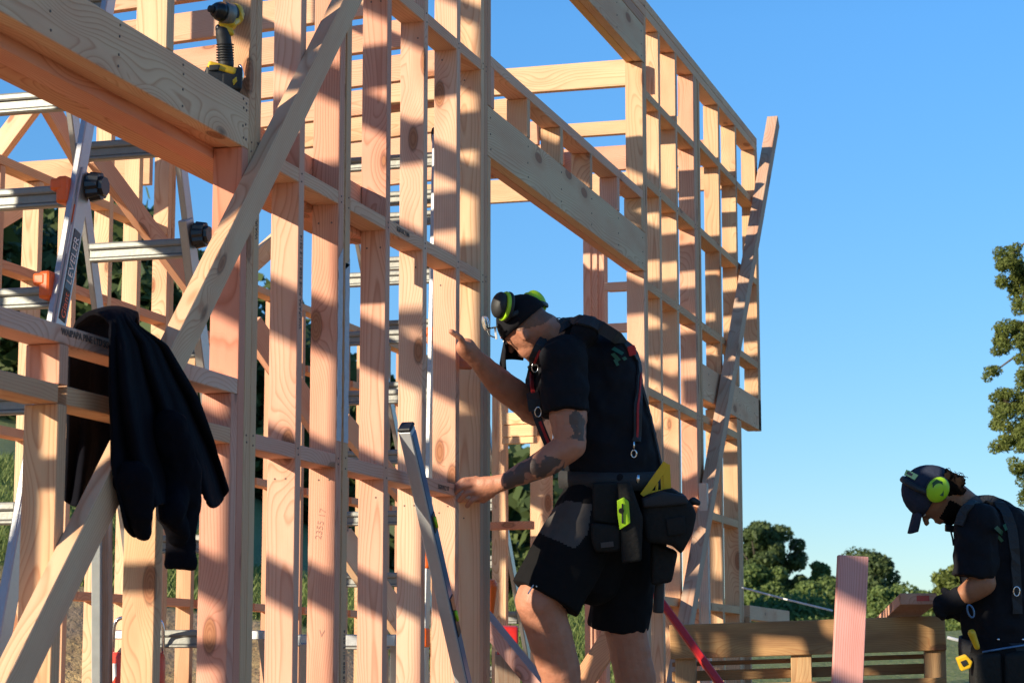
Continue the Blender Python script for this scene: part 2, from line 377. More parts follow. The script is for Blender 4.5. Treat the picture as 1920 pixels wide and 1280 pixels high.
def clump(c, rad, n, size):
    """leaf centres spread over the shell of a lumpy ellipsoid"""
    d = rng.normal(size=(n, 3)); d /= np.linalg.norm(d, axis=1)[:, None]
    k = rng.uniform(.72, 1.06, n)*(1+.16*np.sin(d[:, 0]*7+c[0])*np.cos(d[:, 2]*6+c[1]))
    C = np.array(c)+d*np.array(rad)*k[:, None]
    N_ = d+rng.normal(size=(n, 3))*.55; N_ /= np.linalg.norm(N_, axis=1)[:, None]
    return C, N_, rng.uniform(.55, 1.25, n)*size
def crown_points(base, H, Wd, nclump, nleaf, size, low=.25):
    Cs, Ns, Ss = [], [], []
    for i in range(nclump):
        u = rng.uniform(low, 1.0); a = rng.uniform(0, 2*math.pi); rr = Wd*.5*math.sqrt(max(0.05, 1-((u-.52)/.56)**2))*rng.uniform(.25, .92)
        c = (base[0]+math.cos(a)*rr, base[1]+math.sin(a)*rr, base[2]+H*u*.93)
        q = rng.uniform(.13, .24)*Wd
        a_, b_, c_ = clump(c, (q, q, q*rng.uniform(.6, .85)), nleaf, size); Cs.append(a_); Ns.append(b_); Ss.append(c_)
    return np.concatenate(Cs), np.concatenate(Ns), np.concatenate(Ss)
def tree(label, px, ytop, r, widthpx, mat, ncl=26, nl=260, leaf=.28, group="trees on the far slope right of the house", low=.22, ybase=None):
    p = polar(px, r); p.z = ground_z(p)
    ztop = (1249-ytop)/F*r; Wd = widthpx/F*r; H = ztop-p.z
    t = thing("tree", label, "tree", p, group)
    k = max(.12, Wd*.045)
    tr = [p+Vector((0, 0, -.3)), p+Vector((Wd*.02, 0, H*.3)), p+Vector((-Wd*.02, Wd*.02, H*.6)), p+Vector((0, 0, H*.85))]
    bm = bmesh.new(); tube(None, smooth_path(tr, 4), [k*(1-.055*i) for i in range(13)], None, bm=bm)
    for i in range(5):
        a = random.uniform(0, 6.28); z0 = H*random.uniform(.3, .6)
        tube(None, [p+Vector((0, 0, z0)), p+Vector((math.cos(a)*Wd*.2, math.sin(a)*Wd*.2, z0+H*.13)), p+Vector((math.cos(a)*Wd*.36, math.sin(a)*Wd*.36, z0+H*.22))], [k*.5, k*.35, k*.15], None, bm=bm, seg=6)
    link("trunk", bm_mesh(bm, "trunk", True), M['bark'], t)
    C, Nn, S = crown_points(p, H, Wd, ncl, nl, leaf, low); quads("crown", C, Nn, S, mat, t)
    return t
# forested hillside seen through the frames: reads as one mass
def forest():
    Cs, Ns, Ss = [], [], []
    for i in range(95):
        px = random.uniform(-500, 1010) if i > 12 else random.uniform(430, 1000)
        r = random.uniform(70, 112); p = polar(px, r); p.z = ground_z(p)
        top = lerp_tab(px, [(-500, 300), (0, 385), (270, 395), (480, 590), (600, 640), (800, 830), (950, 915), (1010, 960)])
        H = min(13, max(5, (1249-top)/F*r-p.z+random.uniform(-1.6, 0))); Wd = random.uniform(5, 9)
        C, Nn, S = crown_points(p, H, Wd, 16, 110, .40, 0.0); Cs.append(C); Ns.append(Nn); Ss.append(S)
    o = quads("forest", np.concatenate(Cs), np.concatenate(Ns), np.concatenate(Ss), M['leafd'])
    tag(o, "dark bush covering the hillside behind the timber framing", "forest", kind="stuff")
forest()
tree("tallest dark bushy tree rising just right of the framed wall's lower end post", 1416, 976, 240, 92, M['leafd'], 34, 420, .26)
tree("dark round tree with a high dome, second to the right of the end post", 1468, 984, 245, 84, M['leafd'], 26, 360, .26)
tree("lighter green low tree standing in front of the two dark domed trees", 1425, 1062, 190, 118, M['leaf'], 30, 420, .22)
tree("small pale tree in the dip left of the upright pink board", 1542, 1052, 250, 62, M['leaf'], 22, 300, .25)
tree("mid green spreading tree lowest in the dip left of the pink board", 1530, 1088, 200, 110, M['leaf'], 30, 360, .22)
tree("large round dark tree behind the top of the upright pink board", 1622, 1042, 240, 112, M['leafd'], 40, 420, .25)
tree("low green tree beneath the round dark tree, behind the plank on the pallet", 1660, 1108, 190, 120, M['leaf'], 30, 360, .22)
tree("small tree at the foot of the sky between the plank and the gloved worker", 1728, 1112, 230, 64, M['leaf'], 20, 260, .25)
tree("nearest yellow green bush rising behind the gloved worker's forearms", 1795, 1062, 70, 112, M['leafy'], 34, 420, .09)
tree("olive bush low down behind the gloved worker's tool belt", 1870, 1105, 66, 150, M['leaf'], 34, 420, .09)
tree("low dark shrub under the pallet boards, right of the legs of the tattooed worker", 1300, 1150, 120, 140, M['leaf'], 24, 260, .16)
tree("dark tree filling the gap behind the pallet slats", 1480, 1150, 110, 260, M['leaf'], 40, 300, .16)
tree("rounded green tree seen between the ladder leg and the tattooed worker's shorts", 955, 905, 105, 120, M['leafd'], 30, 300, .17)
SHR = ["low leafy shrub behind the left end of the pallet", "low leafy shrub behind the pallet's middle slats", "low shrub half hidden by the upright pink board", "low shrub behind the pallet right of the pink board", "low shrub between the pallet and the second worker's belt"]
for i_, (px_, lb_) in enumerate(zip((1320, 1440, 1570, 1680, 1800), SHR)):
    tree(lb_, px_, 1176+(i_*7) % 13, 58+i_*3, 175, M['leaf'], 22, 260, .075, "shrubs behind the pallet", 0.0)
# near tree at the right edge of the picture
def edge_tree():
    r = 24.0; b = polar(2050, r); b.z = ground_z(b)
    t = thing("tree", "yellow green tree whose drooping sprays enter at the right edge of the sky", "tree", b)
    bm = bmesh.new()
    top = b+Vector((0, 0, 6.5)); tube(None, smooth_path([b+Vector((0, 0, -.3)), b+Vector((.1, 0, 2)), b+Vector((0, .1, 4)), top], 4), [.16-.009*i for i in range(13)], None, bm=bm)
    specs = [(1903, 500, 26, 26), (1893, 545, 16, 10), (1905, 640, 32, 26), (1885, 665, 14, 16), (1866, 714, 10, 8), (1900, 770, 30, 28), (1880, 795, 16, 24), (1905, 830, 24, 24), (1878, 845, 14, 14), (1940, 560, 34, 50), (1945, 700, 30, 46), (1950, 830, 40, 40), (1975, 620, 40, 70), (1990, 760, 50, 70), (1922, 985, 14, 22), (1916, 890, 14, 18), (1926, 935, 16, 26), (1934, 1010, 24, 30), (2060, 500, 90, 60), (2080, 650, 90, 80), (2070, 800, 90, 70)]
    Cs, Ns, Ss = [], [], []
    for i, (px, py, wx, wy) in enumerate(specs):
        rr = r+random.uniform(-.5, .5); c = polar(px, rr); c.z = (1249-py)/F*rr
        s0 = b+Vector((0, 0, max(.6, c.z+.25)))
        tube(None, smooth_path([s0, s0.lerp(c, .5)+Vector((0, 0, .12)), c], 4), [.022-.0017*k for k in range(9)], None, bm=bm, seg=6)
        ns = max(4, int(wx*wy/34))
        for k in range(ns):
            q = c+RIGHT*random.uniform(-1, 1)*wx/F*r*.8+Vector((0, 0, random.uniform(-1, 1)*wy/F*r*.8))+FWD*random.uniform(-.12, .12)
            tube(None, [c.lerp(q, .2), q], [.006, .002], None, bm=bm, seg=4)
            a_, b_, c_ = clump(q, (.065, .065, .055), 130, .021); Cs.append(a_); Ns.append(b_); Ss.append(c_)
    link("trunk", bm_mesh(bm, "trunk", True), M['bark'], t)
    quads("crown", np.concatenate(Cs), np.concatenate(Ns), np.concatenate(Ss), M['leafy'], t, .42)
edge_tree()
def grass():
    V, Fc = [], []
    for i in range(30000):
        px = random.uniform(-60, 1250); r = random.uniform(18.2, 27)
        p = polar(px, r); z = ground_z(p)
        if z < (1249-lerp_tab(px, YC))/F*r+.02: continue
        if random.random() < .12: pass
        h = random.uniform(.08, .24); a = random.uniform(0, 6.28); w_ = random.uniform(.004, .009)
        d = Vector((math.cos(a), math.sin(a), 0)); l = Vector((random.uniform(-.5, .5), random.uniform(-.5, .5), 1)).normalized()*h
        p.z = z-.03; k = len(V); V += [p-d*w_, p+d*w_, p+l*.6+d*w_*.7, p+l+Vector((l.x, l.y, 0))*.35]; Fc.append((k, k+1, k+2, k+3))
    me = bpy.data.meshes.new("grass"); me.from_pydata([tuple(v) for v in V], [], Fc)
    o = link("grass", me, M['grass']); tag(o, "rough tufted grass on the bank behind the house frame", "grass", kind="stuff")
grass()
# unseen house floor, added to bounce warm light up under the timbers
slab = thing("floor_platform", "unseen timber floor platform under the wall frames, added for warm bounce light", "floor platform", (8.5, 2.9, -.45))
o = link("floor_board", bm_mesh(box_bm(12.4, 5.9, .03, .003), "floor_board"), M['floor'], slab, Matrix.Translation((8.9, 2.93, -.462)))
# ------------------------------------------------------------------ timber framing
def stud(par, x0, x1, z0, z1, y0=0.0, y1=.09, tone=None, name='stud', mat='wood'):
    o = beam(name, ((x0+x1)/2, (y0+y1)/2, z0), ((x0+x1)/2, (y0+y1)/2, z1), y1-y0, x1-x0, M[mat], par, up=(1, 0, 0), tone=tone); return o
def nog(par, x0, x1, z0, z1, y0=.001, y1=.089, tone=None, name='dwang', mat='wood'):
    return beam(name, (x0, (y0+y1)/2, (z0+z1)/2), (x1, (y0+y1)/2, (z0+z1)/2), y1-y0, z1-z0, M[mat], par, tone=tone)
G_WF = "braced panels of the outer wall frame"
# panel with the left window opening
wa = thing("wall_frame", "wall frame panel with the window opening that has the impact driver on its lintel", "wall frame", (5, .045, -.45), G_WF)
wb = thing("wall_frame", "wall frame panel of close studs between the driver and the cap of the tattooed worker", "wall frame", (7, .045, -.45), G_WF)
wc = thing("wall_frame", "wall frame panel with the tall window opening under a grey lintel and a row of short cripple studs", "wall frame", (9.5, .045, -.45), G_WF)
wd = thing("wall_frame", "farthest tall wall frame panel that steps out over the sky at its right end", "wall frame", (12.5, .045, -.45), G_WF)
FZ = -.405
for z in ((.0,),): pass
nog(wa, 3.6, 5.812, -.447, -.405, name='bottom_plate')
TL = (.82, .54, .33)
nog(wa, 3.72, 5.812, 1.467, 1.617, 0, .045, tone=TL, name='lintel'); nog(wa, 3.72, 5.812, 1.469, 1.615, .046, .09, tone=(.80, .46, .27), name='lintel')
stud(wa, 5.768, 5.811, FZ, 1.466, tone=(.72, .33, .22), name='jack_stud')
stud(wa, 3.675, 3.72, FZ, 3.31)
for x0 in (3.69+.03, 4.20, 4.716, 5.258): stud(wa, x0, x0+.044, FZ, .611, tone=BUFF if x0 < 5 else TAN, name='under_sill_stud')
for x0 in (4.716,): stud(wa, x0, x0+.044, .658, .754, tone=PINK, name='under_sill_stud')
stud(wa, 5.258, 5.302, .658, .754, name='under_sill_stud'); stud(wa, 5.722, 5.766, FZ, .754, tone=(.76, .42, .3), name='under_sill_stud')
nog(wa, 3.72, 5.766, .755, .80, tone=(.82, .52, .38), name='sill')
for a, b in ((3.765, 4.2), (4.244, 4.716), (4.76, 5.258), (5.302, 5.722)): nog(wa, a, b, .612, .657)
for x0 in (4.25, 4.75, 5.256): stud(wa, x0, x0+.045, 1.618, 3.31, tone=(.80, .58, .36))
nog(wa, 3.6, 5.812, 3.36, 3.405, name='top_plate'); nog(wa, 3.6, 5.812, 3.312, 3.358, name='top_plate')
# close-studded panel
SB = [(5.813, 5.856, BUFF), (5.858, 5.90, TAN), (6.203, 6.246, (.78, .46, .32)), (6.54, 6.584, (.74, .40, .27)), (6.602, 6.646, BUFF), (6.986, 7.029, (.75, .42, .29)), (7.377, 7.42, (.80, .52, .36)), (7.76, 7.803, (.80, .50, .34)), (8.064, 8.107, (.80, .53, .32))]
for a, b, t in SB: stud(wb, a, b, FZ, 3.31, tone=t)
stud(wb, 8.109, 8.151, FZ, 3.31)
nog(wb, 5.812, 8.196, -.447, -.405, name='bottom_plate'); nog(wb, 5.813, 8.196, 3.36, 3.405, name='top_plate'); nog(wb, 5.813, 8.196, 3.312, 3.358, name='top_plate')
gaps = [(5.90, 6.203), (6.246, 6.54), (6.646, 6.986), (7.029, 7.377), (7.42, 7.76), (7.803, 8.064)]
for k, (a, b) in enumerate(gaps):
    for z in (.657, 1.497, 2.33, 2.95): nog(wb, a, b, z-.044, z, tone=(.80, .48, .30) if z > 1 else (.78, .46, .33))
nog(wb, 6.585, 6.6015, -.405, 3.31, .004, .086, name='packer')
# tall opening
stud(wc, 8.153, 8.195, FZ, 1.967, name='jack_stud'); stud(wc, 10.838, 10.88, FZ, 1.967, name='jack_stud', tone=(.82, .5, .33)); stud(wc, 10.882, 10.925, FZ, 3.31, tone=BUFF)
nog(wc, 8.153, 10.88, 1.969, 2.169, 0, .044, tone=(.76, .54, .33), name='lintel', mat='lvl'); nog(wc, 8.153, 10.88, 1.971, 2.167, .046, .09, tone=(.78, .42, .26), name='lintel')
nog(wc, 8.196, 10.838, 2.335, 2.38, name='cripple_plate', tone=(.82, .50, .33))
for x0 in (8.197, 8.713, 9.238, 9.756, 10.286, 10.792): stud(wc, x0, x0+.044, 2.171, 2.334, name='cripple_stud', tone=random.choice([BUFF, (.8, .48, .34), TAN]))
stud(wc, 8.153, 8.195, 2.171, 3.05, name='jack_stud'); stud(wc, 10.838, 10.88, 2.171, 3.05, name='jack_stud', tone=BUFF)
nog(wc, 8.153, 10.88, 3.055, 3.25, 0, .044, tone=(.76, .54, .33), name='lintel'); nog(wc, 8.153, 10.88, 3.057, 3.248, .046, .09, tone=(.84, .55, .24), name='lintel')
nog(wc, 8.196, 10.925, 3.36, 3.405, name='top_plate', tone=TL); nog(wc, 8.196, 10.925, 3.312, 3.358, name='top_plate', tone=TL); nog(wc, 8.196, 10.88, 3.254, 3.309, name='top_plate')
# far panel
DS = [(11.212, 11.255, FZ, 3.31), (11.63, 11.674, FZ, 3.31), (12.11, 12.153, FZ, 3.31), (12.155, 12.198, FZ, 3.31), (12.242, 12.285, FZ, 3.31), (12.83, 12.874, 1.69, 3.31), (13.37, 13.414, 1.69, 3.31), (14.05, 14.093, 1.49, 3.31), (14.095, 14.138, 1.49, 3.31), (12.79, 12.834, FZ, 1.484), (13.30, 13.343, FZ, 1.484), (13.345, 13.388, FZ, 1.484), (13.40, 13.443, FZ, 1.484)]
for i, (a, b, z0, z1) in enumerate(DS): stud(wd, a, b, z0, z1, tone=[(.80, .54, .33), (.80, .53, .32), (.74, .44, .29), TAN, TAN, BUFF, TAN, TAN, TAN, TAN, TAN, BUFF, BUFF][i])
nog(wd, 12.2, 12.24, -.405, 3.31, .004, .086, name='packer')
for z in (.355, .867, 1.392, 1.93, 2.465, 2.925):
    for a, b in ((10.926, 11.212), (11.256, 11.63), (11.675, 12.11)): nog(wd, a, b, z-.044, z, tone=(.76, .47, .25))
for z in (1.925, 2.465, 2.975):
    for a, b in ((12.286, 12.83), (12.875, 13.37), (13.415, 14.05)): nog(wd, a, b, z-.044, z, tone=(.76, .47, .25))
for z in (.355, .867, 1.40):
    for a, b in ((12.286, 12.79), (12.835, 13.30)): nog(wd, a, b, z-.044, z, tone=(.76, .47, .25))
nog(wd, 12.286, 14.14, 1.489, 1.686, 0, .044, name='lintel', tone=TL); nog(wd, 12.286, 14.14, 1.491, 1.684, .046, .09, name='lintel', tone=(.84, .55, .3))
nog(wd, 10.926, 14.14, 3.36, 3.405, name='top_plate', tone=TL); nog(wd, 10.926, 14.14, 3.312, 3.358, name='top_plate', tone=TL)
nog(wd, 10.926, 13.444, -.447, -.405, name='bottom_plate')
stub = beam("timber_offcut", (13.5, .02, .325), (14.95, .02, .325), .09, .085, M['wood'], tone=TL); tag(stub, "short thick timber laid level beside the lower end post, behind the pallet", "timber")
stub = beam("timber_offcut", (13.46, .01, .30), (13.47, .01, -.44), .09, .045, M['wood'], up=(1, 0, 0)); tag(stub, "short post standing under the thick level timber at the end of the wall", "timber")
# temporary braces outside
b1 = beam("timber_brace", (4.10, -.0235, -.445), (6.82, -.0235, 2.42), .045, .092, M['wood'], tone=(.78, .52, .32), up=(-1, 0, 1)); tag(b1, "long diagonal brace nailed across the left studs, passing behind the jacket", "timber brace")
p0 = Vector((11.05, -.05, -.30)); p1 = Vector((14.50, -.05, 3.60))
b2 = beam("timber_brace", p0, p1, .07, .09, M['wood'], tone=(.60, .42, .29), up=(-1, 0, 1)); tag(b2, "leaning brace at the far end of the wall, its tip above the top plate", "timber brace")
x, z = W(1318, 1165, -.05)
b3 = beam("timber_brace", (12.02, -.06, -.42), (12.02, -.05, .99), .045, .045, M['wood'], tone=(.80, .66, .52)); tag(b3, "short pale upright batten meeting the foot of the leaning brace", "timber brace")
# inner beam behind the studs
ib = thing("wall_beam", "orange laminated beam running along the inner side of the studs below the impact driver", "beam", (5.4, .165, 1.5))
nog(ib, 3.7, 7.12, 1.436, 1.61, .091, .165, name='ply', tone=(.80, .40, .26), mat='lvl'); nog(ib, 3.7, 7.12, 1.438, 1.608, .166, .24, name='ply', tone=(.72, .36, .20), mat='lvl')
x, z = W(120, 148, .6)
tb = thing("ceiling_trimmer", "pair of joists ending under the left lintel above the ladder", "beam", (4.5, .6, 1.7))
nog(tb, 3.9, x, z, z+.14, .50, .545, name='joist', tone=PINK); nog(tb, 3.9, x, z+.003, z+.143, .547, .592, name='joist', tone=(.8, .5, .3))
beam('joist', (x-.1, .62, z+.075), (x-.1, 1.3, z+.075), .045, .14, M['wood'], tb, tone=PINK)
# roof joists seen through the studs; near ones above view added for shade
rj = thing("roof_joists", "row of long pink joists with slots of sky between them, high behind the studs", "joists", (11, 2, 3.1))
for i, X in enumerate((4.47, 5.61, 6.75, 7.89, 8.45, 9.02, 9.58, 10.13, 10.70, 11.25, 11.78, 12.34, 12.9)):
    y0 = .98 if X > 9.4 else 1.25
    ye = 2.98 if X > 7 else 5.6
    beam('joist', (X+.022, y0, 3.08+(1.29-y0)*.05), (X+.022, ye, 3.08+(1.29-ye)*.05), .045, .14, M['wood'], rj, tone=random.choice([(.76, .46, .29), (.76, .49, .31), (.75, .45, .29), TAN]))
for X, z0, z1, y0, y1, tn in ((11.12, 3.01, 3.15, .091, 1.6, (.76, .54, .33)), (12.4, 3.07, 3.15, .091, 1.2, TAN), (13.02, 3.0, 3.15, .091, 1.6, PINK), (13.75, 3.0, 3.15, .091, 2.2, TAN), (12.0, 2.86, 3.05, 3.3, 6.5, BUFF)):
    beam('joist', (X+.022, y0, (z0+z1)/2), (X+.022, y1, (z0+z1)/2), .045, z1-z0, M['wood'], rj, tone=tn)
beam('ledger', (3.4, 5.63, 2.9), (6, 5.63, 2.9), .045, .14, M['wood'], rj)
# end wall frame added out of view on the left to shade the studs
ew = thing("wall_frame", "unseen end wall frame to the left, added to shade the studs", "wall frame", (3.0, 2.9, -.45))
for k in range(9):
    yy = .15+k*.66; beam('stud', (3.0, yy, FZ), (3.0, yy, 2.98), .045, .09, M['wood'], ew, up=(1, 0, 0))
for z in (1.15,): beam('dwang', (3.0, .18, z), (3.0, 5.5, z), .088, .044, M['wood'], ew)
beam('top_plate', (3.0, .1, 3.003), (3.0, 5.6, 3.003), .09, .045, M['wood'], ew); beam('bottom_plate', (3.0, .1, -.427), (3.0, 5.6, -.427), .09, .042, M['wood'], ew)
# unseen frame added on the left: its blocking throws slanting bands on the studs
tw = thing("wall_frame", "unseen tall frame to the left, added for its shadow bands on the studs", "wall frame", (5.4, 2.85, -.45))
for k in range(9): X = 2.3+k*.78; beam('stud', (X, 2.70, FZ), (X, 2.70, 3.86), .09, .045, M['wood'], tw, up=(1, 0, 0))
for z, h in ((.40, .045), (1.13, .045), (1.60, .09), (2.02, .045), (2.42, .14), (2.86, .045), (3.22, .09), (3.60, .045), (3.88, .045)):
    beam('dwang' if z < 3.8 else 'top_plate', (2.28, 2.70, z), (8.5, 2.70, z), .086, h, M['wood'], tw)
# rear wall
rw = thing("wall_frame", "rear wall frame seen through the ladder and the jacket opening", "wall frame", (11, 2.85, -.45), "rear wall frame")
XS = [W(px, 400, 2.8)[0] for px in (8, 81.5, 147, 213, 267, 322)]
for i, X in enumerate(XS): stud(rw, X-.045, X, FZ, 2.37 if i < 3 else 3.0, 2.8, 2.89, tone=random.choice([(.80, .56, .35), (.80, .53, .33)]))
stud(rw, XS[5]+.003, XS[5]+.048, FZ, 3.0, 2.8, 2.89)
X = XS[5]+.4
while X < 16.4:
    stud(rw, X-.045, X, FZ, 2.26, 2.8, 2.89); X += .41
X = XS[0]-.4
while X > 8.9: stud(rw, X-.045, X, FZ, 2.37, 2.8, 2.89); X -= .4 if X > 8.4 else .6
nog(rw, 8.6, XS[5]-.05, 2.375, 2.42, 2.801, 2.889, name='top_plate', tone=(.82, .5, .28)); nog(rw, XS[5]+.05, 16.4, 2.262, 2.306, 2.801, 2.889, name='top_plate', tone=(.82, .5, .28))
for z in (1.92, 1.13, .375):
    X = XS[0]-1.6; xs = [XS[0]-.445]+[v-.045 for v in XS]
    for a, b in zip(xs, xs[1:]): nog(rw, a+.046, b-.001, z-.045, z, 2.802, 2.888, tone=(.80, .42, .24))
    X = XS[5]+.049
    while X < 16: nog(rw, X, X+.355, z-.045, z, 2.802, 2.888, tone=(.80, .42, .24)); X += .41
nog(rw, 8.6, 16.4, -.447, -.405, 2.801, 2.889, name='bottom_plate')
def strut(name, px0, py0, d0, px1, py1, d1, wy, hz, tone, parent=None, up=(0, 0, 1), mat='wood', **k):
    return beam(name, P(px0, py0, d0), P(px1, py1, d1), wy, hz, M[mat], parent, tone=tone, up=up, **k)
st = strut("timber_brace", 176, 292, 10.3, 372, 555, 10.9, .045, .095, (.76, .44, .28)); tag(st, "pink diagonal brace of the rear frame crossing behind the ladder", "timber brace")
st = strut("timber_brace", -30, 318, 12.2, 62, 195, 12.0, .045, .13, (.84, .58, .38)); tag(st, "short brace slanting up at the left edge below the ladder's top rung", "timber brace")
st = strut("timber_brace", 86, 190, 12.1, 150, 300, 12.4, .045, .12, (.76, .47, .29)); tag(st, "short brace slanting down to the left of the ladder's front rail", "timber brace")
st = strut("timber_brace", -20, 425, 12.0, 95, 355, 12.4, .045, .09, (.84, .62, .42)); tag(st, "small pale brace rising behind the ladder's second rung at the left edge", "timber brace")
st = strut("timber_brace", 455, 510, 12.5, 560, 415, 12.9, .045, .10, (.84, .62, .40)); tag(st, "pale brace rising across the sky slots beside the tall diagonal brace", "timber brace")
st = strut("timber_brace", 470, 610, 11.6, 600, 800, 11.9, .045, .14, (.76, .43, .28)); tag(st, "pink brace sloping down behind the first studs right of the jacket", "timber brace")
st = strut("timber_brace", 640, 790, 10.8, 830, 1010, 11.2, .045, .10, (.76, .45, .28)); tag(st, "pink brace sloping down behind the studs above the spirit level", "timber brace")
st = strut("timber_brace", 900, 1150, 9.2, 1018, 1295, 9.0, .07, .06, (.60, .36, .30)); tag(st, "pinkish brace slanting down below the ladder in the tall opening", "timber brace")
st = strut("timber_brace", 1170, 1160, 10.2, 1085, 1290, 10.2, .045, .10, (.72, .38, .20)); tag(st, "orange brace showing between the tattooed worker's legs", "timber brace")
st = strut("timber_brace", 640, 1010, 10.4, 780, 1210, 10.8, .045, .14, (.84, .62, .40)); tag(st, "pale wide brace sloping behind the studs just left of the spirit level", "timber brace")
# interior door frame seen through the tall opening
df = thing("wall_frame", "inner frame with a boxed header showing under the tattooed worker's raised forearm", "wall frame", P(970, 1240, 12.6), "inner wall frames")
def post(par, px0, px1, dep, ytop, ybot=1300, tone=TAN, name='stud', n=1):
    for i in range(n):
        a = px0+(px1-px0)*i/n; b = px0+(px1-px0)*(i+1)/n
        c = P((a+b)/2, 1249, dep); zt = P((a+b)/2, ytop, dep).z; wd_ = (b-a)/F*dep/.87
        X = c.x; Yc = c.y
        beam(name, (X, Yc, FZ), (X, Yc, zt), wd_*.985, .09 if n > 1 else .045, M['wood'], par, up=(1, 0, 0), tone=tone)
post(df, 925, 950, 12.6, 684, tone=(.80, .56, .34)); post(df, 998, 1034, 12.6, 772, tone=(.80, .56, .34))
post(df, 970, 998, 12.7, 640, tone=(.86, .64, .42)) if False else None
a = P(950, 815, 12.55); b = P(1002, 812, 12.55)
for k, (y0, y1) in enumerate(((775, 797), (798, 820), (821, 833))):
    beam('header', P(945, (y0+y1)/2, 12.56), P(1004, (y0+y1)/2-3, 12.45), .04+.002*k, (y1-y0)/F*12.55, M['wood'], df, tone=(.86, .60, .34))
beam('dwang', P(916, 986, 12.58), P(1000, 984, 12.5), .045, 15/F*12.6, M['wood'], df, tone=(.74, .36, .2))
nf = thing("wall_frame", "inner triple post with two short dwangs seen under the grey lintel", "wall frame", P(1120, 1240, 12.9), "inner wall frames")
post(nf, 1101, 1140, 12.95, 395, tone=(.78, .48, .34), n=3, name='post')
for y in (539, 616, 700, 860):
    beam('dwang', P(1139, y, 12.95), P(1216, y-4, 12.7), .06, .05, M['wood'], nf, tone=(.84, .56, .38))
# stamps, pencil marks and primer on the timber
def on_outer(px, py, Y=-.0006): x, z = W(px, py, Y); return Vector((x, Y, z))
c = on_outer(172, 641); txt("stamp", "WAIPAPA PINE LTD SG8 H1.2", .024, (c.x, -.0006, .783), (1, 0, 0), (0, 0, 1), M['ink'], wa)
txt("stamp", "SG8 H1.2 N4", .024, (7.16, -.0006, 1.478), (1, 0, 0), (0, 0, 1), M['ink'], wb)
txt("stamp", "SG8 H1.2 17", .024, (7.62, -.0006, .633), (1, 0, 0), (0, 0, 1), M['ink'], wb)
for x_, z_ in ((5.880, 1.36), (6.226, 1.15), (6.632, -.03)):
    txt("stamp", "WAIPAPA PINE SG8 H1.2 0214", .022, (x_, -.0006, z_), (0, 0, 1), (-1, 0, 0), M['ink'], wb)
txt("pencil_mark", "2355 17", .030, (6.5394, .048, .44), (0, -.16, 1), (0, 1, 0), M['pencil'], wb, .0003)
txt("pencil_mark", "V", .032, (6.5394, .04, .10), (0, 1, .1), (0, 0, 1), M['pencil'], wb, .0003)
def primer():
    bm = bmesh.new(); n = 24
    for (x0, x1) in ((6.541, 6.583), (6.603, 6.645)):
        L_, R_ = [], []
        for k in range(n+1):
            z = .70+(1.30-.70)*k/n
            ee = .004*math.sin(k*1.7+x0*40)
            zz = z+(.05*math.sin(x0*900) if k == n else 0)
            L_.append(bm.verts.new((x0+max(0, ee), -.0012, zz))); R_.append(bm.verts.new((x1+min(0, ee), -.0012, zz+(.04 if k == n else 0))))
        for k in range(n): bm.faces.new((L_[k], R_[k], R_[k+1], L_[k+1]))
    r = bmesh.ops.extrude_face_region(bm, geom=bm.faces[:]); bmesh.ops.translate(bm, vec=(0, .0009, 0), verts=[v for v in r['geom'] if isinstance(v, bmesh.types.BMVert)])
    bmesh.ops.recalc_face_normals(bm, faces=bm.faces); link("primer_smear", bm_mesh(bm, "primer_smear"), M['primer'], wb)
primer()
# nail heads where dwangs meet the studs, as darkened pairs on the wide faces
def nails():
    for (a, b, t) in SB[2:]:
        bm = bmesh.new()
        for z in (.657, 1.497, 2.33):
            for y in (.025, .062):
                mt = Matrix.Translation((a-.0004, y+random.uniform(-.006, .006), z-.022-.058*random.choice((0, 1, 1.4)))) @ Matrix.Rotation(math.pi/2, 4, 'Y')
                bmesh.ops.create_cone(bm, cap_ends=True, segments=8, radius1=.0032, radius2=.0032, depth=.0012, matrix=mt)
        link("nail_heads", bm_mesh(bm, "nail_heads"), M['ink'], wb)
nails()
def plate_nails(par, spots, y=-.0008, r=.0036):
    bm = bmesh.new()
    for x_, z_ in spots:
        bmesh.ops.create_cone(bm, cap_ends=True, segments=8, radius1=r, radius2=r, depth=.002, matrix=Matrix.Translation((x_+random.uniform(-.004, .004), y, z_+random.uniform(-.006, .006))) @ Matrix.Rotation(math.pi/2, 4, 'X'))
    link("nail_heads", bm_mesh(bm, "nail_heads"), M['ink'], par)
plate_nails(wa, [(x_, z_) for x_ in (4.62, 4.98, 5.36, 5.77, 5.79) for z_ in (1.49, 1.53, 1.575, 1.60)])
plate_nails(wc, [(x_, z_) for x_ in (8.19, 8.72, 9.25, 9.78, 10.3, 10.81) for z_ in (2.0, 2.06, 2.13)])
plate_nails(wc, [(x_, z_) for x_ in (9.8, 10.3, 10.82) for z_ in (3.08, 3.14, 3.21)])
plate_nails(wd, [(x_, z_) for x_ in (12.45, 12.95, 13.4, 13.9, 14.1) for z_ in (1.52, 1.58, 1.65)])
plate_nails(wb, [(x_, z_+d) for x_ in (5.83, 5.88, 6.225, 6.56, 6.625, 7.007, 7.4, 7.78, 8.09, 8.13) for z_ in (.635, 1.475, 2.307) for d in (-.012, .012)], r=.0028)
plate_nails(wd, [(x_, z_+d) for x_ in (11.23, 11.65, 12.13, 12.18, 12.26) for z_ in (.845, 1.37, 1.908, 2.443) for d in (-.012, .012)], r=.003)
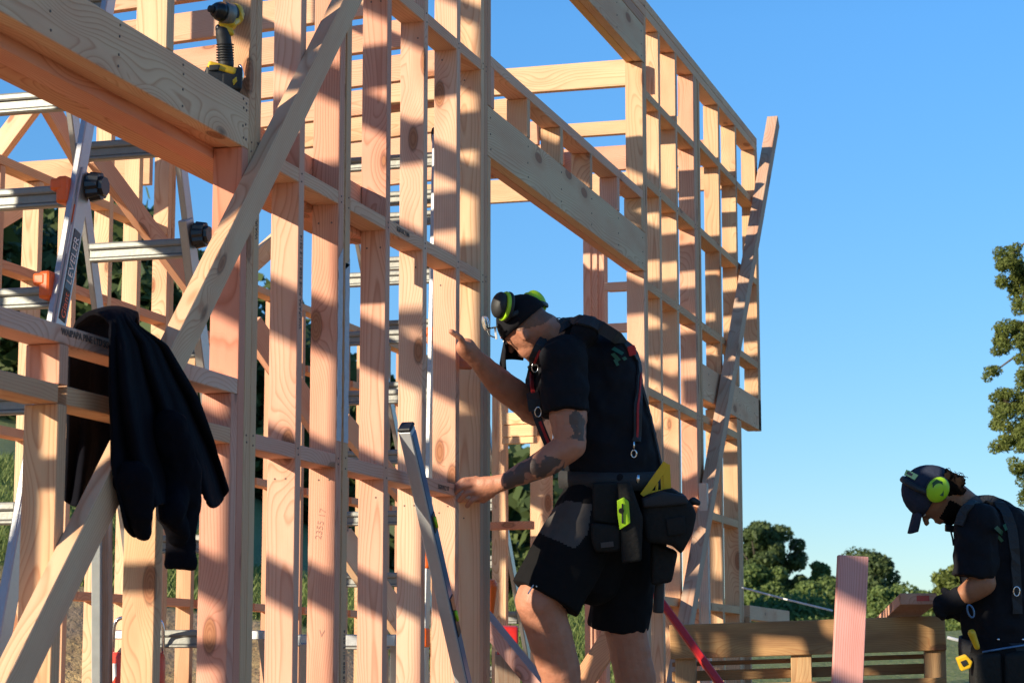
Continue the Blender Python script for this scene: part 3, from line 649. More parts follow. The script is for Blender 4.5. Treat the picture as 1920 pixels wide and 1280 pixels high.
#PART3
# ------------------------------------------------------------------ ladders
def ladder(label, hinge, yr, wdt, legs, gap=.385, label_side=None, group="articulated aluminium ladders inside the frame", rail=(.065, .026)):
    """hinge (X,Z); legs: list of (dX per metre down, width inset, colour clips) ; rails lie in planes Y=yr and Y=yr+wdt"""
    t = thing("ladder", label, "ladder", (hinge[0], yr+wdt/2, FZ), group)
    hx, hz = hinge
    for li, (sl, inset, rz0) in enumerate(legs):
        L = hz-FZ-.02
        for s in (0, 1):
            y = yr+inset if s == 0 else yr+wdt-inset
            z1 = FZ+.01
            beam("rail", (hx+.04*(1 if sl > 0 else -1), y, hz), (hx+sl*(hz-z1), y, z1), rail[1], rail[0], M['alu'], t, up=(1, 0, 0), bev=.004, tone=(1, 1, 1))
            c = Vector((hx+sl*(hz-z1), y, z1+.02)); link("foot", bm_mesh(box_bm(.09, .04, .05, .01), "foot"), M['rubber'], t, Matrix.Translation(c))
        z = rz0
        while z < hz-.12:
            x = hx+sl*(hz-z)
            bm = bmesh.new(); ln = wdt-2*inset-.026
            m0 = Matrix.Translation((x, yr+wdt/2, z))
            box_bm(.055, ln, .030, .008, 2, bm, m0 @ Matrix.Translation((0, 0, .02)))
            box_bm(.030, ln-.001, .040, .004, 1, bm, m0 @ Matrix.Translation((0, 0, -.006)))
            box_bm(.042, ln-.002, .016, .005, 1, bm, m0 @ Matrix.Translation((0, 0, -.032)))
            link("rung", bm_mesh(bm, "rung"), M['alu_dull'], t)
            z += gap
    # hinge knuckles
    for s in (0, 1):
        y = yr if s == 0 else yr+wdt
        bm = bmesh.new(); bmesh.ops.create_cone(bm, cap_ends=True, segments=24, radius1=.055, radius2=.055, depth=.05, matrix=Matrix.Translation((hx, y, hz)) @ Matrix.Rotation(math.pi/2, 4, 'X'))
        link("hinge", bm_mesh(bm, "hinge"), M['rubber'], t)
    return t
def on_leg(h, sl, z): return h[0]+sl*(h[1]-z)
YR = 1.2
A1 = W(182, 170, YR); A2 = W(106, 600, YR); B1 = W(338, 240, YR); B2 = W(388, 640, YR)
slA = (A1[0]-A2[0])/(A2[1]-A1[1]); slB = (B1[0]-B2[0])/(B2[1]-B1[1])
# hinge = crossing of both rails
hz = (A1[0]-B1[0] + slA*A1[1] - slB*B1[1])/(slA-slB); hx = A1[0]+slA*(A1[1]-hz)
rzA = W(140, 362, YR)[1]; 
while rzA > FZ+.3: rzA -= .385
rzB = W(340, 452, YR)[1]
while rzB > FZ+.3: rzB -= .385
la = ladder("tall aluminium ladder behind the left window opening with a black sticker on its front rail", (hx, hz), YR, .50, [(slA, 0, rzA), (slB, .028, rzB)])
def knob(t, x, y, z, r=.042):
    bm = bmesh.new(); bmesh.ops.create_cone(bm, cap_ends=True, segments=8, radius1=r*1.12, radius2=r*.90, depth=.07, matrix=Matrix.Translation((x, y-.05, z)) @ Matrix.Rotation(math.pi/2, 4, 'X') @ Matrix.Rotation(.39, 4, 'Z'))
    bmesh.ops.bevel(bm, geom=bm.edges[:], offset=.014, segments=2, affect='EDGES')
    bmesh.ops.create_cone(bm, cap_ends=True, segments=12, radius1=.012, radius2=.012, depth=.05, matrix=Matrix.Translation((x, y-.02, z)) @ Matrix.Rotation(math.pi/2, 4, 'X'))
    link("lock_knob", bm_mesh(bm, "lock_knob"), M['black'], t)
def clip(t, x, y, z, h=.10, mat='orange'):
    bm = box_bm(.07, .045, h, .012, 2); bmesh.ops.translate(bm, vec=(x, y, z), verts=bm.verts)
    box_bm(.05, .05, h*.45, .01, 2, bm, Matrix.Translation((x-.012, y+.02, z+h*.2)))
    link("rung_clip", bm_mesh(bm, "rung_clip"), M[mat], t)
for py in (350, 540):
    z = W(120, py, YR)[1]; clip(la, on_leg((hx, hz), slA, z)-.045, YR+.03, z)
z = W(172, 358, YR)[1]; knob(la, on_leg((hx, hz), slA, z)+.03, YR, z, .055)
z = W(378, 445, YR)[1]; knob(la, on_leg((hx, hz), slB, z)+.03, YR+.028, z, .055)
for py, sl, yo in ((172, slA, 0), (255, slB, .028)):
    z = W(180 if sl == slA else 340, py, YR)[1]; x = on_leg((hx, hz), sl, z)+.012
    bm = bmesh.new(); bmesh.ops.create_cone(bm, cap_ends=True, segments=20, radius1=.018, radius2=.016, depth=.008, matrix=Matrix.Translation((x, YR+yo-.017, z)) @ Matrix.Rotation(math.pi/2, 4, 'X'))
    link("rivet", bm_mesh(bm, "rivet"), M['chrome'], la)
# sleeve of the lower section (thicker outer rail) and stickers on the front face of the rail
za = W(172, 330, YR)[1]
d_ = Vector((-slA, 0, 1)).normalized(); nx = Vector((1, 0, slA)).normalized()
beam("outer_rail", (on_leg((hx, hz), slA, za), YR-.003, za), (on_leg((hx, hz), slA, FZ+.1), YR-.003, FZ+.1), .036, .078, M['alu'], la, up=(1, 0, 0), bev=.004, tone=(1, 1, 1))
zb = W(370, 415, YR)[1]
beam("outer_rail", (on_leg((hx, hz), slB, zb), YR+.026, zb), (on_leg((hx, hz), slB, FZ+.1), YR+.026, FZ+.1), .036, .078, M['alu'], la, up=(1, 0, 0), bev=.004, tone=(1, 1, 1))
def sticker(par, sl, h, z0, z1, y, wd, mat, off=0.0, body=None, tmat='white', ts=.05):
    zc = (z0+z1)/2; x = on_leg(h, sl, zc); up_ = Vector((-sl, 0, 1)).normalized(); L = (z1-z0)/up_.z; side = up_.cross(Vector((0, 1, 0))).normalized()
    link("sticker", bm_mesh(box_bm(L, wd, .0012, 0), "sticker"), M[mat], par, frame_matrix(Vector((x, y, zc))+side*off, up_, side, up_.cross(side)))
    if body:
        txt("sticker_lettering", body, ts, Vector((x, y-.0011, zc))+side*off, up_, Vector((-1, 0, -sl)) , M[tmat], par)
h_ = (hx, hz)
sticker(la, slA, h_, W(118, 545, YR)[1], W(150, 440, YR)[1], YR-.0225, .046, 'black', 0, "LEVELER", 'white', .050)
sticker(la, slA, h_, W(108, 602, YR)[1], W(118, 546, YR)[1], YR-.0225, .046, 'rubber', 0, "Giant", 'orange', .044)
# sticker on the camera-facing flange (faces -X)
def flange_sticker(par, sl, h, z0, z1, y, wd, mat, body=None, ts=.012):
    zc = (z0+z1)/2; up_ = Vector((-sl, 0, 1)).normalized(); n = Vector((-1, 0, -sl)).normalized(); c = Vector((on_leg(h, sl, zc), y, zc))+n*.0398; L = (z1-z0)/up_.z
    link("sticker", bm_mesh(box_bm(L, wd, .001, 0), "sticker"), M[mat], par, frame_matrix(c, up_, Vector((0, 1, 0)), up_.cross(Vector((0, 1, 0)))))
    if body: txt("sticker_lettering", body, ts, c+n*.0009, up_, Vector((0, 1, 0)), M['ink'], par)
flange_sticker(la, slA, h_, W(120, 420, YR)[1], W(130, 388, YR)[1], YR-.003, .028, 'orange', "WARNING", .014)
flange_sticker(la, slA, h_, W(112, 480, YR)[1], W(120, 425, YR)[1], YR-.003, .028, 'white', "DANGER READ\nALL LABELS", .010)
# second ladder behind the mid studs
YQ = 1.25
C1 = W(816, 500, YQ); C2 = W(798, 1200, YQ); D1 = W(915, 770, YQ); D2 = W(1000, 1240, YQ)
sC = (C1[0]-C2[0])/(C2[1]-C1[1]); sD = (D1[0]-D2[0])/(D2[1]-D1[1])
hz2 = (C1[0]-D1[0]+sC*C1[1]-sD*D1[1])/(sC-sD); hx2 = C1[0]+sC*(C1[1]-hz2)
rzC = W(800, 622, YQ)[1]
while rzC > FZ+.25: rzC -= .325
rzD = W(950, 945, YQ)[1]
while rzD > FZ+.25: rzD -= .325
lb = ladder("second aluminium ladder standing behind the close studs left of the tattooed worker", (hx2, hz2), YQ, .62, [(sC, 0, rzC), (sD, .03, rzD)], gap=.325)
h2 = (hx2, hz2)
for py in (625, 1048, 1195):
    z = W(800, py, YQ)[1]; clip(lb, on_leg(h2, sC, z)-.02, YQ+.0, z, .10)
z = W(735, 672, YQ)[1]; knob(lb, on_leg(h2, sC, z)+.03, YQ+.62, z, .055)
flange_sticker(lb, sC, h2, W(805, 690, YQ)[1], W(805, 645, YQ)[1], YQ, .024, 'red')
flange_sticker(lb, sC, h2, W(805, 900, YQ)[1], W(805, 720, YQ)[1], YQ, .024, 'white')
sticker(lb, sD, h2, W(950, 925, YQ)[1], W(912, 760, YQ)[1], YQ+.014, .03, 'blue')
# ------------------------------------------------------------------ lumpy bodies: one continuous skin grown over tapered limbs
def capsule(bm, p0, r0, p1, r1, seg=16, flat1=False, flat0=False, sq=None):
    """sq: (vector, factor) squashes the section along that vector"""
    p0, p1 = Vector(p0), Vector(p1); ax = (p1-p0); L = ax.length; ax = ax/L if L > 1e-6 else Vector((0, 0, 1))
    a = Vector((0, 0, 1)) if abs(ax.z) < .9 else Vector((0, 1, 0)); u = a.cross(ax).normalized(); v = ax.cross(u)
    secs = []
    if flat0: secs.append((p0, r0))
    else:
        for k in range(1, 5): th = math.pi/2*(1-k/4.0); secs.append((p0-ax*r0*math.sin(th), max(r0*math.cos(th), 1e-4)))
    for k in range(1, 4): secs.append((p0.lerp(p1, k/4), r0+(r1-r0)*k/4))
    if flat1: secs.append((p1, r1))
    else:
        for k in range(0, 4): th = math.pi/2*k/4.0; secs.append((p1+ax*r1*math.sin(th), max(r1*math.cos(th), 1e-4)))
    rings = []
    for c, r in secs:
        ring = []
        for k in range(seg):
            o = (u*math.cos(2*math.pi*k/seg)+v*math.sin(2*math.pi*k/seg))*r
            if sq: n = Vector(sq[0]).normalized(); o = o-n*o.dot(n)*(1-sq[1])
            ring.append(bm.verts.new(c+o))
        rings.append(ring)
    for A, B in zip(rings, rings[1:]):
        for k in range(seg): bm.faces.new((A[k], A[(k+1) % seg], B[(k+1) % seg], B[k]))
    bm.faces.new(rings[0][::-1]); bm.faces.new(rings[-1])
def ellipsoid(bm, c, ax, seg=20):
    m = Matrix((Vector(ax[0]), Vector(ax[1]), Vector(ax[2]))).transposed().to_4x4(); m.translation = Vector(c)
    bmesh.ops.create_uvsphere(bm, u_segments=seg, v_segments=seg//2+2, radius=1.0, matrix=m)
def grow(name, prims, voxel, smooth, mats, parent, wrinkle=0, wscale=.1, wseed=0):
    bm = bmesh.new()
    for p in prims:
        if p[0] == 'c': capsule(bm, *p[1:5])
        elif p[0] == 'q': capsule(bm, *p[1:5], sq=p[5])
        elif p[0] == 'k': capsule(bm, *p[1:5], flat1=True)
        elif p[0] == 'kk': capsule(bm, *p[1:5], flat1=True, flat0=True)
        elif p[0] == 'e': ellipsoid(bm, p[1], p[2])
        elif p[0] == 'b': box_bm(*p[1], .004, 1, bm, p[2])
    bmesh.ops.recalc_face_normals(bm, faces=bm.faces)
    o = link(name+"_tmp", bm_mesh(bm, name), None, None)
    md = o.modifiers.new("r", 'REMESH'); md.mode = 'VOXEL'; md.voxel_size = voxel; md.use_smooth_shade = True
    sm = o.modifiers.new("s", 'SMOOTH'); sm.factor = .5; sm.iterations = smooth
    if wrinkle:
        tx = bpy.data.textures.new(name+"_folds", 'CLOUDS'); tx.noise_scale = wscale; tx.noise_depth = 1
        dm = o.modifiers.new("d", 'DISPLACE'); dm.texture = tx; dm.strength = wrinkle; dm.mid_level = .5; dm.texture_coords = 'LOCAL'
    me = bpy.data.meshes.new_from_object(o.evaluated_get(bpy.context.evaluated_depsgraph_get()))
    old = o.data; bpy.data.objects.remove(o); bpy.data.meshes.remove(old); me.name = name
    for p in me.polygons: p.use_smooth = True
    me.materials.clear()
    return link(name, me, mats, parent)
def bvh(o):
    me = o.data; mw = o.matrix_basis if not o.parent else o.matrix_basis
    return BVHTree.FromPolygons([v.co for v in me.vertices], [tuple(p.vertices) for p in me.polygons])
def hit(trees, px, py, default=8.2):
    best = None; d = ray(px, py).normalized()
    for t in trees:
        r = t.ray_cast(CAMP, d)
        if r[0] is not None and (best is None or r[3] < best[3]): best = r
    if best is None: return P(px, py, default), -d
    return best[0], best[1]
def strap(name, trees, pts, wd, th, mat, parent, default=8.2, lift=.004, k=5):
    """a flat band laid over a surface along the given points"""
    fine = smooth_path([Vector((a, b, 0)) for a, b in pts], k); H = [hit(trees, p.x, p.y, default) for p in fine]
    bm = bmesh.new(); prev = None; S = [h[0]+h[1]*lift for h in H]
    for i in range(1, len(S)-1): S[i] = (S[i-1]+S[i]*2+S[i+1])/4
    rows = []
    for i, c in enumerate(S):
        t = (S[min(i+1, len(S)-1)]-S[max(i-1, 0)]).normalized(); n = H[i][1]; s = t.cross(n)
        if s.length < .1: s = t.cross(-FWD)
        s.normalize(); n = s.cross(t).normalized()
        if n.dot(-FWD) < 0 and n.dot(H[i][1]) < 0: n = -n
        rows.append([bm.verts.new(c+s*wd*.5*a+n*th*b) for a, b in ((-1, 0), (1, 0), (1, 1), (-1, 1))])
    for A, B in zip(rows, rows[1:]):
        for q in range(4): bm.faces.new((A[q], A[(q+1) % 4], B[(q+1) % 4], B[q]))
    bm.faces.new(rows[0][::-1]); bm.faces.new(rows[-1]); bmesh.ops.recalc_face_normals(bm, faces=bm.faces)
    return link(name, bm_mesh(bm, name), M[mat], parent)
def patch(name, trees, poly, th, mat, parent, default=8.2, lift=.001, n=1):
    """thin badge: a polygon read off the picture and laid on the surface"""
    bm = bmesh.new(); c0 = (sum(p[0] for p in poly)/len(poly), sum(p[1] for p in poly)/len(poly))
    h, nn = hit(trees, *c0, default); vs = []
    for a, b in poly:
        d = ray(a, b); den = d.dot(nn); t = (h+nn*lift-CAMP).dot(nn)/den if abs(den) > .15 else (h-CAMP).dot(FWD)
        vs.append(bm.verts.new(CAMP+d*t))
    f = bm.faces.new(vs); r = bmesh.ops.extrude_face_region(bm, geom=[f]); bmesh.ops.translate(bm, vec=nn*th, verts=[v for v in r['geom'] if isinstance(v, bmesh.types.BMVert)])
    bmesh.ops.recalc_face_normals(bm, faces=bm.faces); return link(name, bm_mesh(bm, name), M[mat], parent)
def prism(name, poly, dep0, thick, mat, parent=None, bev=.004, smooth=False, dep1=None):
    """a solid of real thickness whose front face has the given outline, turned to the camera's side of the place"""
    bm = bmesh.new(); xs = [p[0] for p in poly]; lo, hi = min(xs), max(xs); dep1 = dep0 if dep1 is None else dep1
    vs = [bm.verts.new(P(a, b, dep0+(dep1-dep0)*(a-lo)/(hi-lo))) for a, b in poly]
    f = bm.faces.new(vs); r = bmesh.ops.extrude_face_region(bm, geom=[f]); bmesh.ops.translate(bm, vec=FWD*thick, verts=[v for v in r['geom'] if isinstance(v, bmesh.types.BMVert)])
    bmesh.ops.recalc_face_normals(bm, faces=bm.faces)
    if bev: bmesh.ops.bevel(bm, geom=[e for e in bm.edges], offset=bev, segments=2, affect='EDGES', profile=.6)
    return link(name, bm_mesh(bm, name, smooth), M[mat], parent)
def flat_axes(): return RIGHT, UP, -FWD
#PART4
# ------------------------------------------------------------------ tattooed worker
SK = ['skin', 'tattoo', 'scalp']
def vimg(x, y, d): return (RIGHT*x - UP*y + FWD*d)         # a direction given as picture right, picture down, away
def worker_one():
    t = thing("person", "bareheaded-necked worker in black cap, shirt and shorts with tattooed arm, reaching to a stud", "person", P(1140, 1478, 8.3))
    t['label'] = "worker in black cap, black shirt and black shorts with tattooed arm, holding a stud"
    c = P(987, 613, 8.32); fw = vimg(-.64, .56, .50).normalized(); up_ = vimg(-.50, -.86, -.06); up_ = (up_-fw*up_.dot(fw)).normalized(); sd = fw.cross(up_)
    if sd.dot(FWD) > 0: sd = -sd                            # side towards the camera
    pr = [('e', c+up_*.005, (fw*.098, sd*.077, up_*.105)), ('e', c+fw*.030-up_*.055, (fw*.062, sd*.058, up_*.062)),
          ('q', c+fw*.035-up_*.07, .040, c+fw*.060-up_*.098, .026, (sd, 1.0)),
          ('c', c+fw*.092+up_*.0, .012, c+fw*.113-up_*.028, .013), ('e', c+fw*.085+up_*.028, (fw*.014, sd*.055, up_*.012)),
          ('e', c+fw*.088-up_*.060, (fw*.014, sd*.024, up_*.009)), ('e', c+fw*.086-up_*.074, (fw*.012, sd*.02, up_*.007)),
          ('c', c-fw*.045-up_*.03, .060, P(1052, 640, 8.34), .066),
          ('e', c+sd*.078-fw*.012-up_*.012, (fw*.017, sd*.010, up_*.032)), ('e', c-sd*.078-fw*.012-up_*.012, (fw*.017, sd*.010, up_*.032)),
          ('c', P(1090, 680, 8.36), .11, P(1145, 860, 8.37), .14)]
    # near (left) arm: down to the dwang
    sh, el, wr = P(1062, 690, 8.17), P(1070, 835, 8.10), P(944, 904, 8.13)
    pr += [('c', sh, .070, P(1066, 785, 8.12), .070), ('c', P(1066, 785, 8.12), .068, el, .056), ('c', el, .056, P(1022, 868, 8.10), .053), ('c', P(1022, 868, 8.10), .053, wr, .031),
           ('q', wr, .031, P(925, 908, 8.14), .034, (FWD, .75)), ('q', P(925, 909, 8.14), .036, P(900, 912, 8.15), .036, (FWD, .62)), ('q', P(912, 920, 8.15), .028, P(896, 926, 8.16), .022, (FWD, .7))]
    for a, b, c_, d0 in (((893, 897), (869, 899), (854, 911), 8.150), ((888, 908), (866, 911), (852, 925), 8.142), ((890, 920), (873, 925), (861, 938), 8.146), ((896, 931), (884, 938), (875, 949), 8.152)):
        pr += [('c', P(*a, d0), .0115, P(*b, d0-.006), .0108), ('c', P(*b, d0-.006), .0108, P(*c_, d0+.012), .0088)]
    pr += [('c', P(922, 926, 8.15), .014, P(906, 938, 8.175), .0115), ('c', P(906, 938, 8.175), .0115, P(890, 938, 8.20), .009)]
    # far (right) arm: up to the stud
    pr += [('c', P(1040, 690, 8.50), .070, P(1000, 770, 8.50), .058), ('c', P(1000, 765, 8.48), .060, P(942, 722, 8.34), .055), ('c', P(942, 722, 8.34), .055, P(893, 672, 8.20), .033),
           ('q', P(893, 674, 8.20), .033, P(874, 652, 8.16), .038, (FWD, .7))]
    g = P(868, 648, 8.16)
    for i, (py, ln) in enumerate(((646, .03), (656, .035), (667, .032), (678, .02))):
        z = P(868, py, 8.16).z; pr += [('c', Vector((7.835, -.030, z-.004)), .0115, Vector((7.822, .022, z)), .0105), ('c', Vector((7.822, .022, z)), .0105, Vector((7.815, .022+ln, z-.004)), .009)]
    pr += [('c', P(874, 655, 8.14), .017, P(864, 634, 8.10), .0125), ('c', P(864, 634, 8.10), .0125, P(846, 621, 8.08), .0105)]
    # legs
    kn1, kn2 = P(1012, 1128, 8.20), P(1172, 1175, 8.46)
    pr += [('c', P(1110, 960, 8.30), .095, kn1, .092), ('c', kn1, .088, P(1048, 1250, 8.24), .078), ('c', P(1048, 1250, 8.24), .078, P(1085, 1440, 8.30), .045),
           ('c', P(1180, 960, 8.45), .095, kn2, .084), ('c', kn2, .080, P(1192, 1275, 8.50), .078), ('c', P(1192, 1275, 8.50), .078, P(1205, 1440, 8.55), .045)]
    body = grow("body", pr, .0052, 5, [M[k] for k in SK], t, .007, .05)
    # tattoos and cropped hair are marks of the skin itself
    tat = [[(943, 880), (985, 845), (1060, 862), (1052, 893), (985, 915), (945, 925)], [(1068, 775), (1080, 768), (1094, 780), (1103, 800), (1100, 826), (1062, 822), (1078, 812), (1068, 795)]]
    def inside(x, y, P_):
        r = False; j = len(P_)-1
        for i in range(len(P_)):
            if (P_[i][1] > y) != (P_[j][1] > y) and x < (P_[j][0]-P_[i][0])*(y-P_[i][1])/(P_[j][1]-P_[i][1])+P_[i][0]: r = not r
            j = i
        return r
    for p in body.data.polygons:
        cc = p.center; x, y, dd = proj(cc)
        if 930 < x < 1110 and dd < 8.2 and 760 < y < 930 and any(inside(x, y, q) for q in tat): p.material_index = 1
        v = cc-c
        if v.length < .14 and v.dot(up_)-v.dot(fw)*.55 > .012 and v.dot(fw) < .05 and v.dot(up_) > -.035 and abs(v.dot(sd)) < .09: p.material_index = 2
    for s in (1, -1):
        bm = bmesh.new(); bmesh.ops.create_uvsphere(bm, u_segments=12, v_segments=8, radius=.012, matrix=Matrix.Translation(c+fw*.088+sd*.030*s+up_*.010)); link("eye", bm_mesh(bm, "eye", True), M['white'], t)
    # shirt
    sp = [('c', P(1082, 668, 8.36), .125, P(1144, 862, 8.37), .178), ('c', P(1130, 690, 8.36), .13, P(1160, 855, 8.37), .155), ('c', P(1060, 672, 8.18), .082, P(1062, 668, 8.52), .085),
          ('c', P(1100, 622, 8.22), .05, P(1100, 622, 8.46), .05), ('e', P(1040, 725, 8.36), (RIGHT*.075, FWD*.13, UP*.13)),
          ('k', P(1054, 672, 8.16), .084, P(1061, 775, 8.11), .089), ('k', P(1050, 680, 8.50), .08, P(1015, 745, 8.50), .078), ('c', P(1050, 632, 8.34), .07, P(1080, 650, 8.34), .09), ('kk', P(1147, 830, 8.37), .172, P(1150, 900, 8.37), .182)]
    shirt = grow("shirt", sp, .009, 7, M['shirt'], t, .030, .075)
    # shorts
    hp = [('e', P(1146, 925, 8.38), (RIGHT*.187, FWD*.15, UP*.15)), ('kk', P(1146, 925, 8.38), .17, P(1148, 890, 8.38), .175),
          ('k', P(1110, 958, 8.30), .135, P(1022, 1122, 8.22), .137), ('k', P(1178, 965, 8.44), .128, P(1160, 1175, 8.49), .118), ('c', P(1130, 1000, 8.36), .13, P(1110, 1080, 8.36), .11)]
    shorts = grow("shorts", hp, .0065, 8, [M['shorts'], M['panel']], t, .012, .08)
    pan = [(1030, 955), (1062, 938), (1110, 945), (1102, 1000), (1078, 1028), (1003, 995)]
    for p in shorts.data.polygons:
        x, y, dd = proj(p.center)
        if dd < 8.36 and inside(x, y, pan): p.material_index = 1
    T_ = [bvh(shirt)]; TS = [bvh(shirt), bvh(shorts)]
    # cap: dome, band and peak
    cp = thing("x", "x", "x"); bpy.data.objects.remove(cp)
    bm = bmesh.new(); seg, rg = 32, 9; R_ = []
    for i in range(rg):
        th = i/(rg-1)*math.pi/2; ring = []
        for k in range(seg):
            a = 2*math.pi*k/seg
            ring.append(bm.verts.new(c+up_*(.018+.108*math.sin(th))+(fw*math.cos(a)*.108+sd*math.sin(a)*.089)*max(math.cos(th), .01)*(1+.012*math.cos(a*6)) - fw*.004))
        R_.append(ring)
    for A, B in zip(R_, R_[1:]):
        for k in range(seg): bm.faces.new((A[k], A[(k+1) % seg], B[(k+1) % seg], B[k]))
    bmesh.ops.recalc_face_normals(bm, faces=bm.faces); cap = link("cap", bm_mesh(bm, "cap", True), M['shirt'], t)
    md = cap.modifiers.new("s", 'SOLIDIFY'); md.thickness = .004
    bm = bmesh.new(); rows = []
    for i in range(9):
        u = i/8; row = []
        for k in range(13):
            a = (k/12-.5)*2; w_ = .092*(1-.20*u**2.5)
            ctr = c+up_*(.026-.062*u)+fw*(.078+u*.098*(1-.30*a*a))-up_*(.048*a*a)
            row.append(bm.verts.new(ctr+sd*a*w_))
        rows.append(row)
    for A, B in zip(rows, rows[1:]):
        for k in range(12): bm.faces.new((A[k], A[k+1], B[k+1], B[k]))
    pk = link("cap_peak", bm_mesh(bm, "cap_peak", True), M['shirt'], t); md = pk.modifiers.new("s", 'SOLIDIFY'); md.thickness = .005
    # ear defenders flipped up on the cap
    ed = thing("ear_defenders", "lime and black ear defenders flipped up on the cap of the tattooed worker", "ear defenders", c+up_*.1)
    for s, cc, ax_ in ((1, P(937, 572, 8.23), vimg(-.86, -.18, -.45)), (-1, P(1006, 566, 8.42), vimg(.62, -.55, .5))):
        ax_ = ax_.normalized(); b1_ = (UP-ax_*UP.dot(ax_)).normalized(); b2_ = ax_.cross(b1_).normalized()
        bm = bmesh.new(); ellipsoid(bm, cc, (b1_*.050, b2_*.040, ax_*.030)); link("cup", bm_mesh(bm, "cup", True), M['rubber'] if s > 0 else M['lime'], ed)
        pts = [cc-ax_*.020+(b1_*math.cos(q)*.047+b2_*math.sin(q)*.038) for q in np.linspace(0, 2*math.pi, 25)[:-1]]
        tube("cup_rim", pts, .009, M['lime'], ed, 8, 1.0, True)
        tube("cushion", [p-ax_*.012 for p in pts], .010, M['rubber'], ed, 8, 1.0, True)
    tube("headband", smooth_path([P(953, 592, 8.22), P(970, 586, 8.235), P(990, 575, 8.26), P(1012, 568, 8.30), P(1026, 572, 8.38), P(1016, 572, 8.44)], 6), .005, M['rubber'], ed, 8, 2.0)
    # safety glasses parked at the front of the cap
    sg = thing("safety_glasses", "clear safety glasses hooked on the front of the tattooed worker's cap", "glasses", P(915, 612, 8.25))
    for dd_ in (0, .07):
        bm = bmesh.new(); ellipsoid(bm, P(909+dd_*60, 606, 8.25+dd_), ((RIGHT*.010+UP*.002), (UP*.027-RIGHT*.006), FWD*.026)); link("lens", bm_mesh(bm, "lens", True), M['lens'], sg)
    tube("temple_arm", smooth_path([P(912, 614, 8.25), P(920, 615, 8.25), P(934, 612, 8.24)], 4), .0032, M['black'], sg, 6)
    tube("temple_arm", smooth_path([P(913, 618, 8.29), P(918, 628, 8.28), P(929, 633, 8.27)], 4), .0026, M['black'], sg, 6)
    beam("nose_bridge", P(928, 612, 8.25), P(931, 636, 8.26), .006, .008, M['white'], sg, up=RIGHT, tone=(1, 1, 1), bev=.001)
    # boots
    for p in (P(1085, 1452, 8.30), P(1205, 1452, 8.55)):
        p = Vector((p.x, p.y, -.40)); grow("boot", [('c', p+Vector((0, 0, .10)), .055, p+Vector((0, 0, .01)), .052), ('q', p, .052, p-RIGHT*.17+Vector((0, 0, -.012)), .042, (Vector((0, 0, 1)), .8))], .008, 4, M['leather'], t)
    # braces over the shirt
    br = thing("tool_braces", "black and red work braces over the shirt of the tattooed worker", "braces", P(1100, 640, 8.2))
    strap("strap", T_, [(1003, 770), (998, 720), (1003, 675), (1022, 638), (1052, 612), (1085, 603), (1120, 612), (1155, 632), (1185, 662)], .046, .010, 'webbing', br)
    strap("strap_stripe", T_, [(1006, 740), (1001, 705), (1007, 668), (1028, 634)], .009, .013, 'redweb', br, lift=.006)
    strap("strap", T_, [(1100, 597), (1130, 612), (1165, 640), (1190, 668), (1196, 700), (1194, 760), (1192, 830)], .034, .008, 'webbing', br)
    strap("strap_stripe", T_, [(1196, 700), (1193, 760), (1191, 825)], .008, .010, 'redweb', br, lift=.006)
    strap("strap", T_, [(1003, 768), (1014, 800), (1030, 838), (1046, 872)], .030, .008, 'webbing', br)
    strap("strap_stripe", T_, [(1012, 790), (1025, 822), (1036, 848)], .010, .010, 'redweb', br, lift=.006)
    strap("strap", T_, [(1200, 720), (1216, 780), (1232, 850), (1238, 880)], .012, .006, 'webbing', br)
    prism("buckle", [(1176, 650), (1190, 646), (1194, 664), (1180, 668)], 8.14, .02, 'redweb', br)
    for x, y in ((1003, 690), (1003, 772)):
        h, n = hit(T_, x+6, y); tube("buckle", [h+n*.012+RIGHT*.012*math.cos(q)+UP*.018*math.sin(q) for q in np.linspace(0, 6.283, 13)[:-1]], .003, M['chrome'], br, 6, 1, True)
    h, n = hit(T_, 1188, 850); tube("snap_hook", [h-FWD*.012+RIGHT*.010*math.cos(q)+UP*.014*math.sin(q) for q in np.linspace(0, 6.283, 13)[:-1]], .0032, M['chrome'], br, 6, 1, True)
    tube("snap_hook", [h-FWD*.012+UP*.014, h-FWD*.014+UP*.045], .004, M['chrome'], br, 6)
    tube("lanyard_loop", [P(1052+8*math.cos(q), 602+5*math.sin(q)-abs(4*math.cos(q)), 8.15) for q in np.linspace(0, 6.283, 13)[:-1]], .002, M['rubber'], br, 6, 1, True)
    # green mark on the back of the shirt: a plain leaf-like mark
    for poly in ([(1146, 655), (1152, 650), (1170, 661), (1166, 666)], [(1145, 664), (1152, 661), (1164, 674), (1158, 678)], [(1150, 675), (1155, 672), (1161, 684), (1156, 686)], [(1166, 671), (1172, 668), (1176, 673), (1170, 676)]):
        patch("chest_mark", T_, poly, .0008, 'green', shirt, lift=.012)
    # drawstring ends and white piping of the shorts hem
    for a, b in (((1000, 1096), (990, 1112)), ((1006, 1098), (1004, 1116))):
        tube("drawstring", [hit(TS, *a)[0]-FWD*.008, hit(TS, *b, 8.08)[0]-FWD*.008], .0026, M['white'], t, 6)
    # tool belt
    tl = thing("tool_belt", "black tool belt with lime knife pocket and hanging pouches on the tattooed worker", "tool belt", P(1150, 895, 8.3))
    bm = bmesh.new(); seg = 48; rings = []
    for k in range(seg):
        a = 2*math.pi*k/seg; d = RIGHT*math.cos(a)*.196+FWD*math.sin(a)*.19; cc = P(1148, 897, 8.38)+d; n = (RIGHT*math.cos(a)/.19+FWD*math.sin(a)/.182).normalized()
        rings.append([bm.verts.new(cc+n*e+UP*f) for e, f in ((-.004, -.034), (.004, -.034), (.007, 0), (.004, .034), (-.004, .034))])
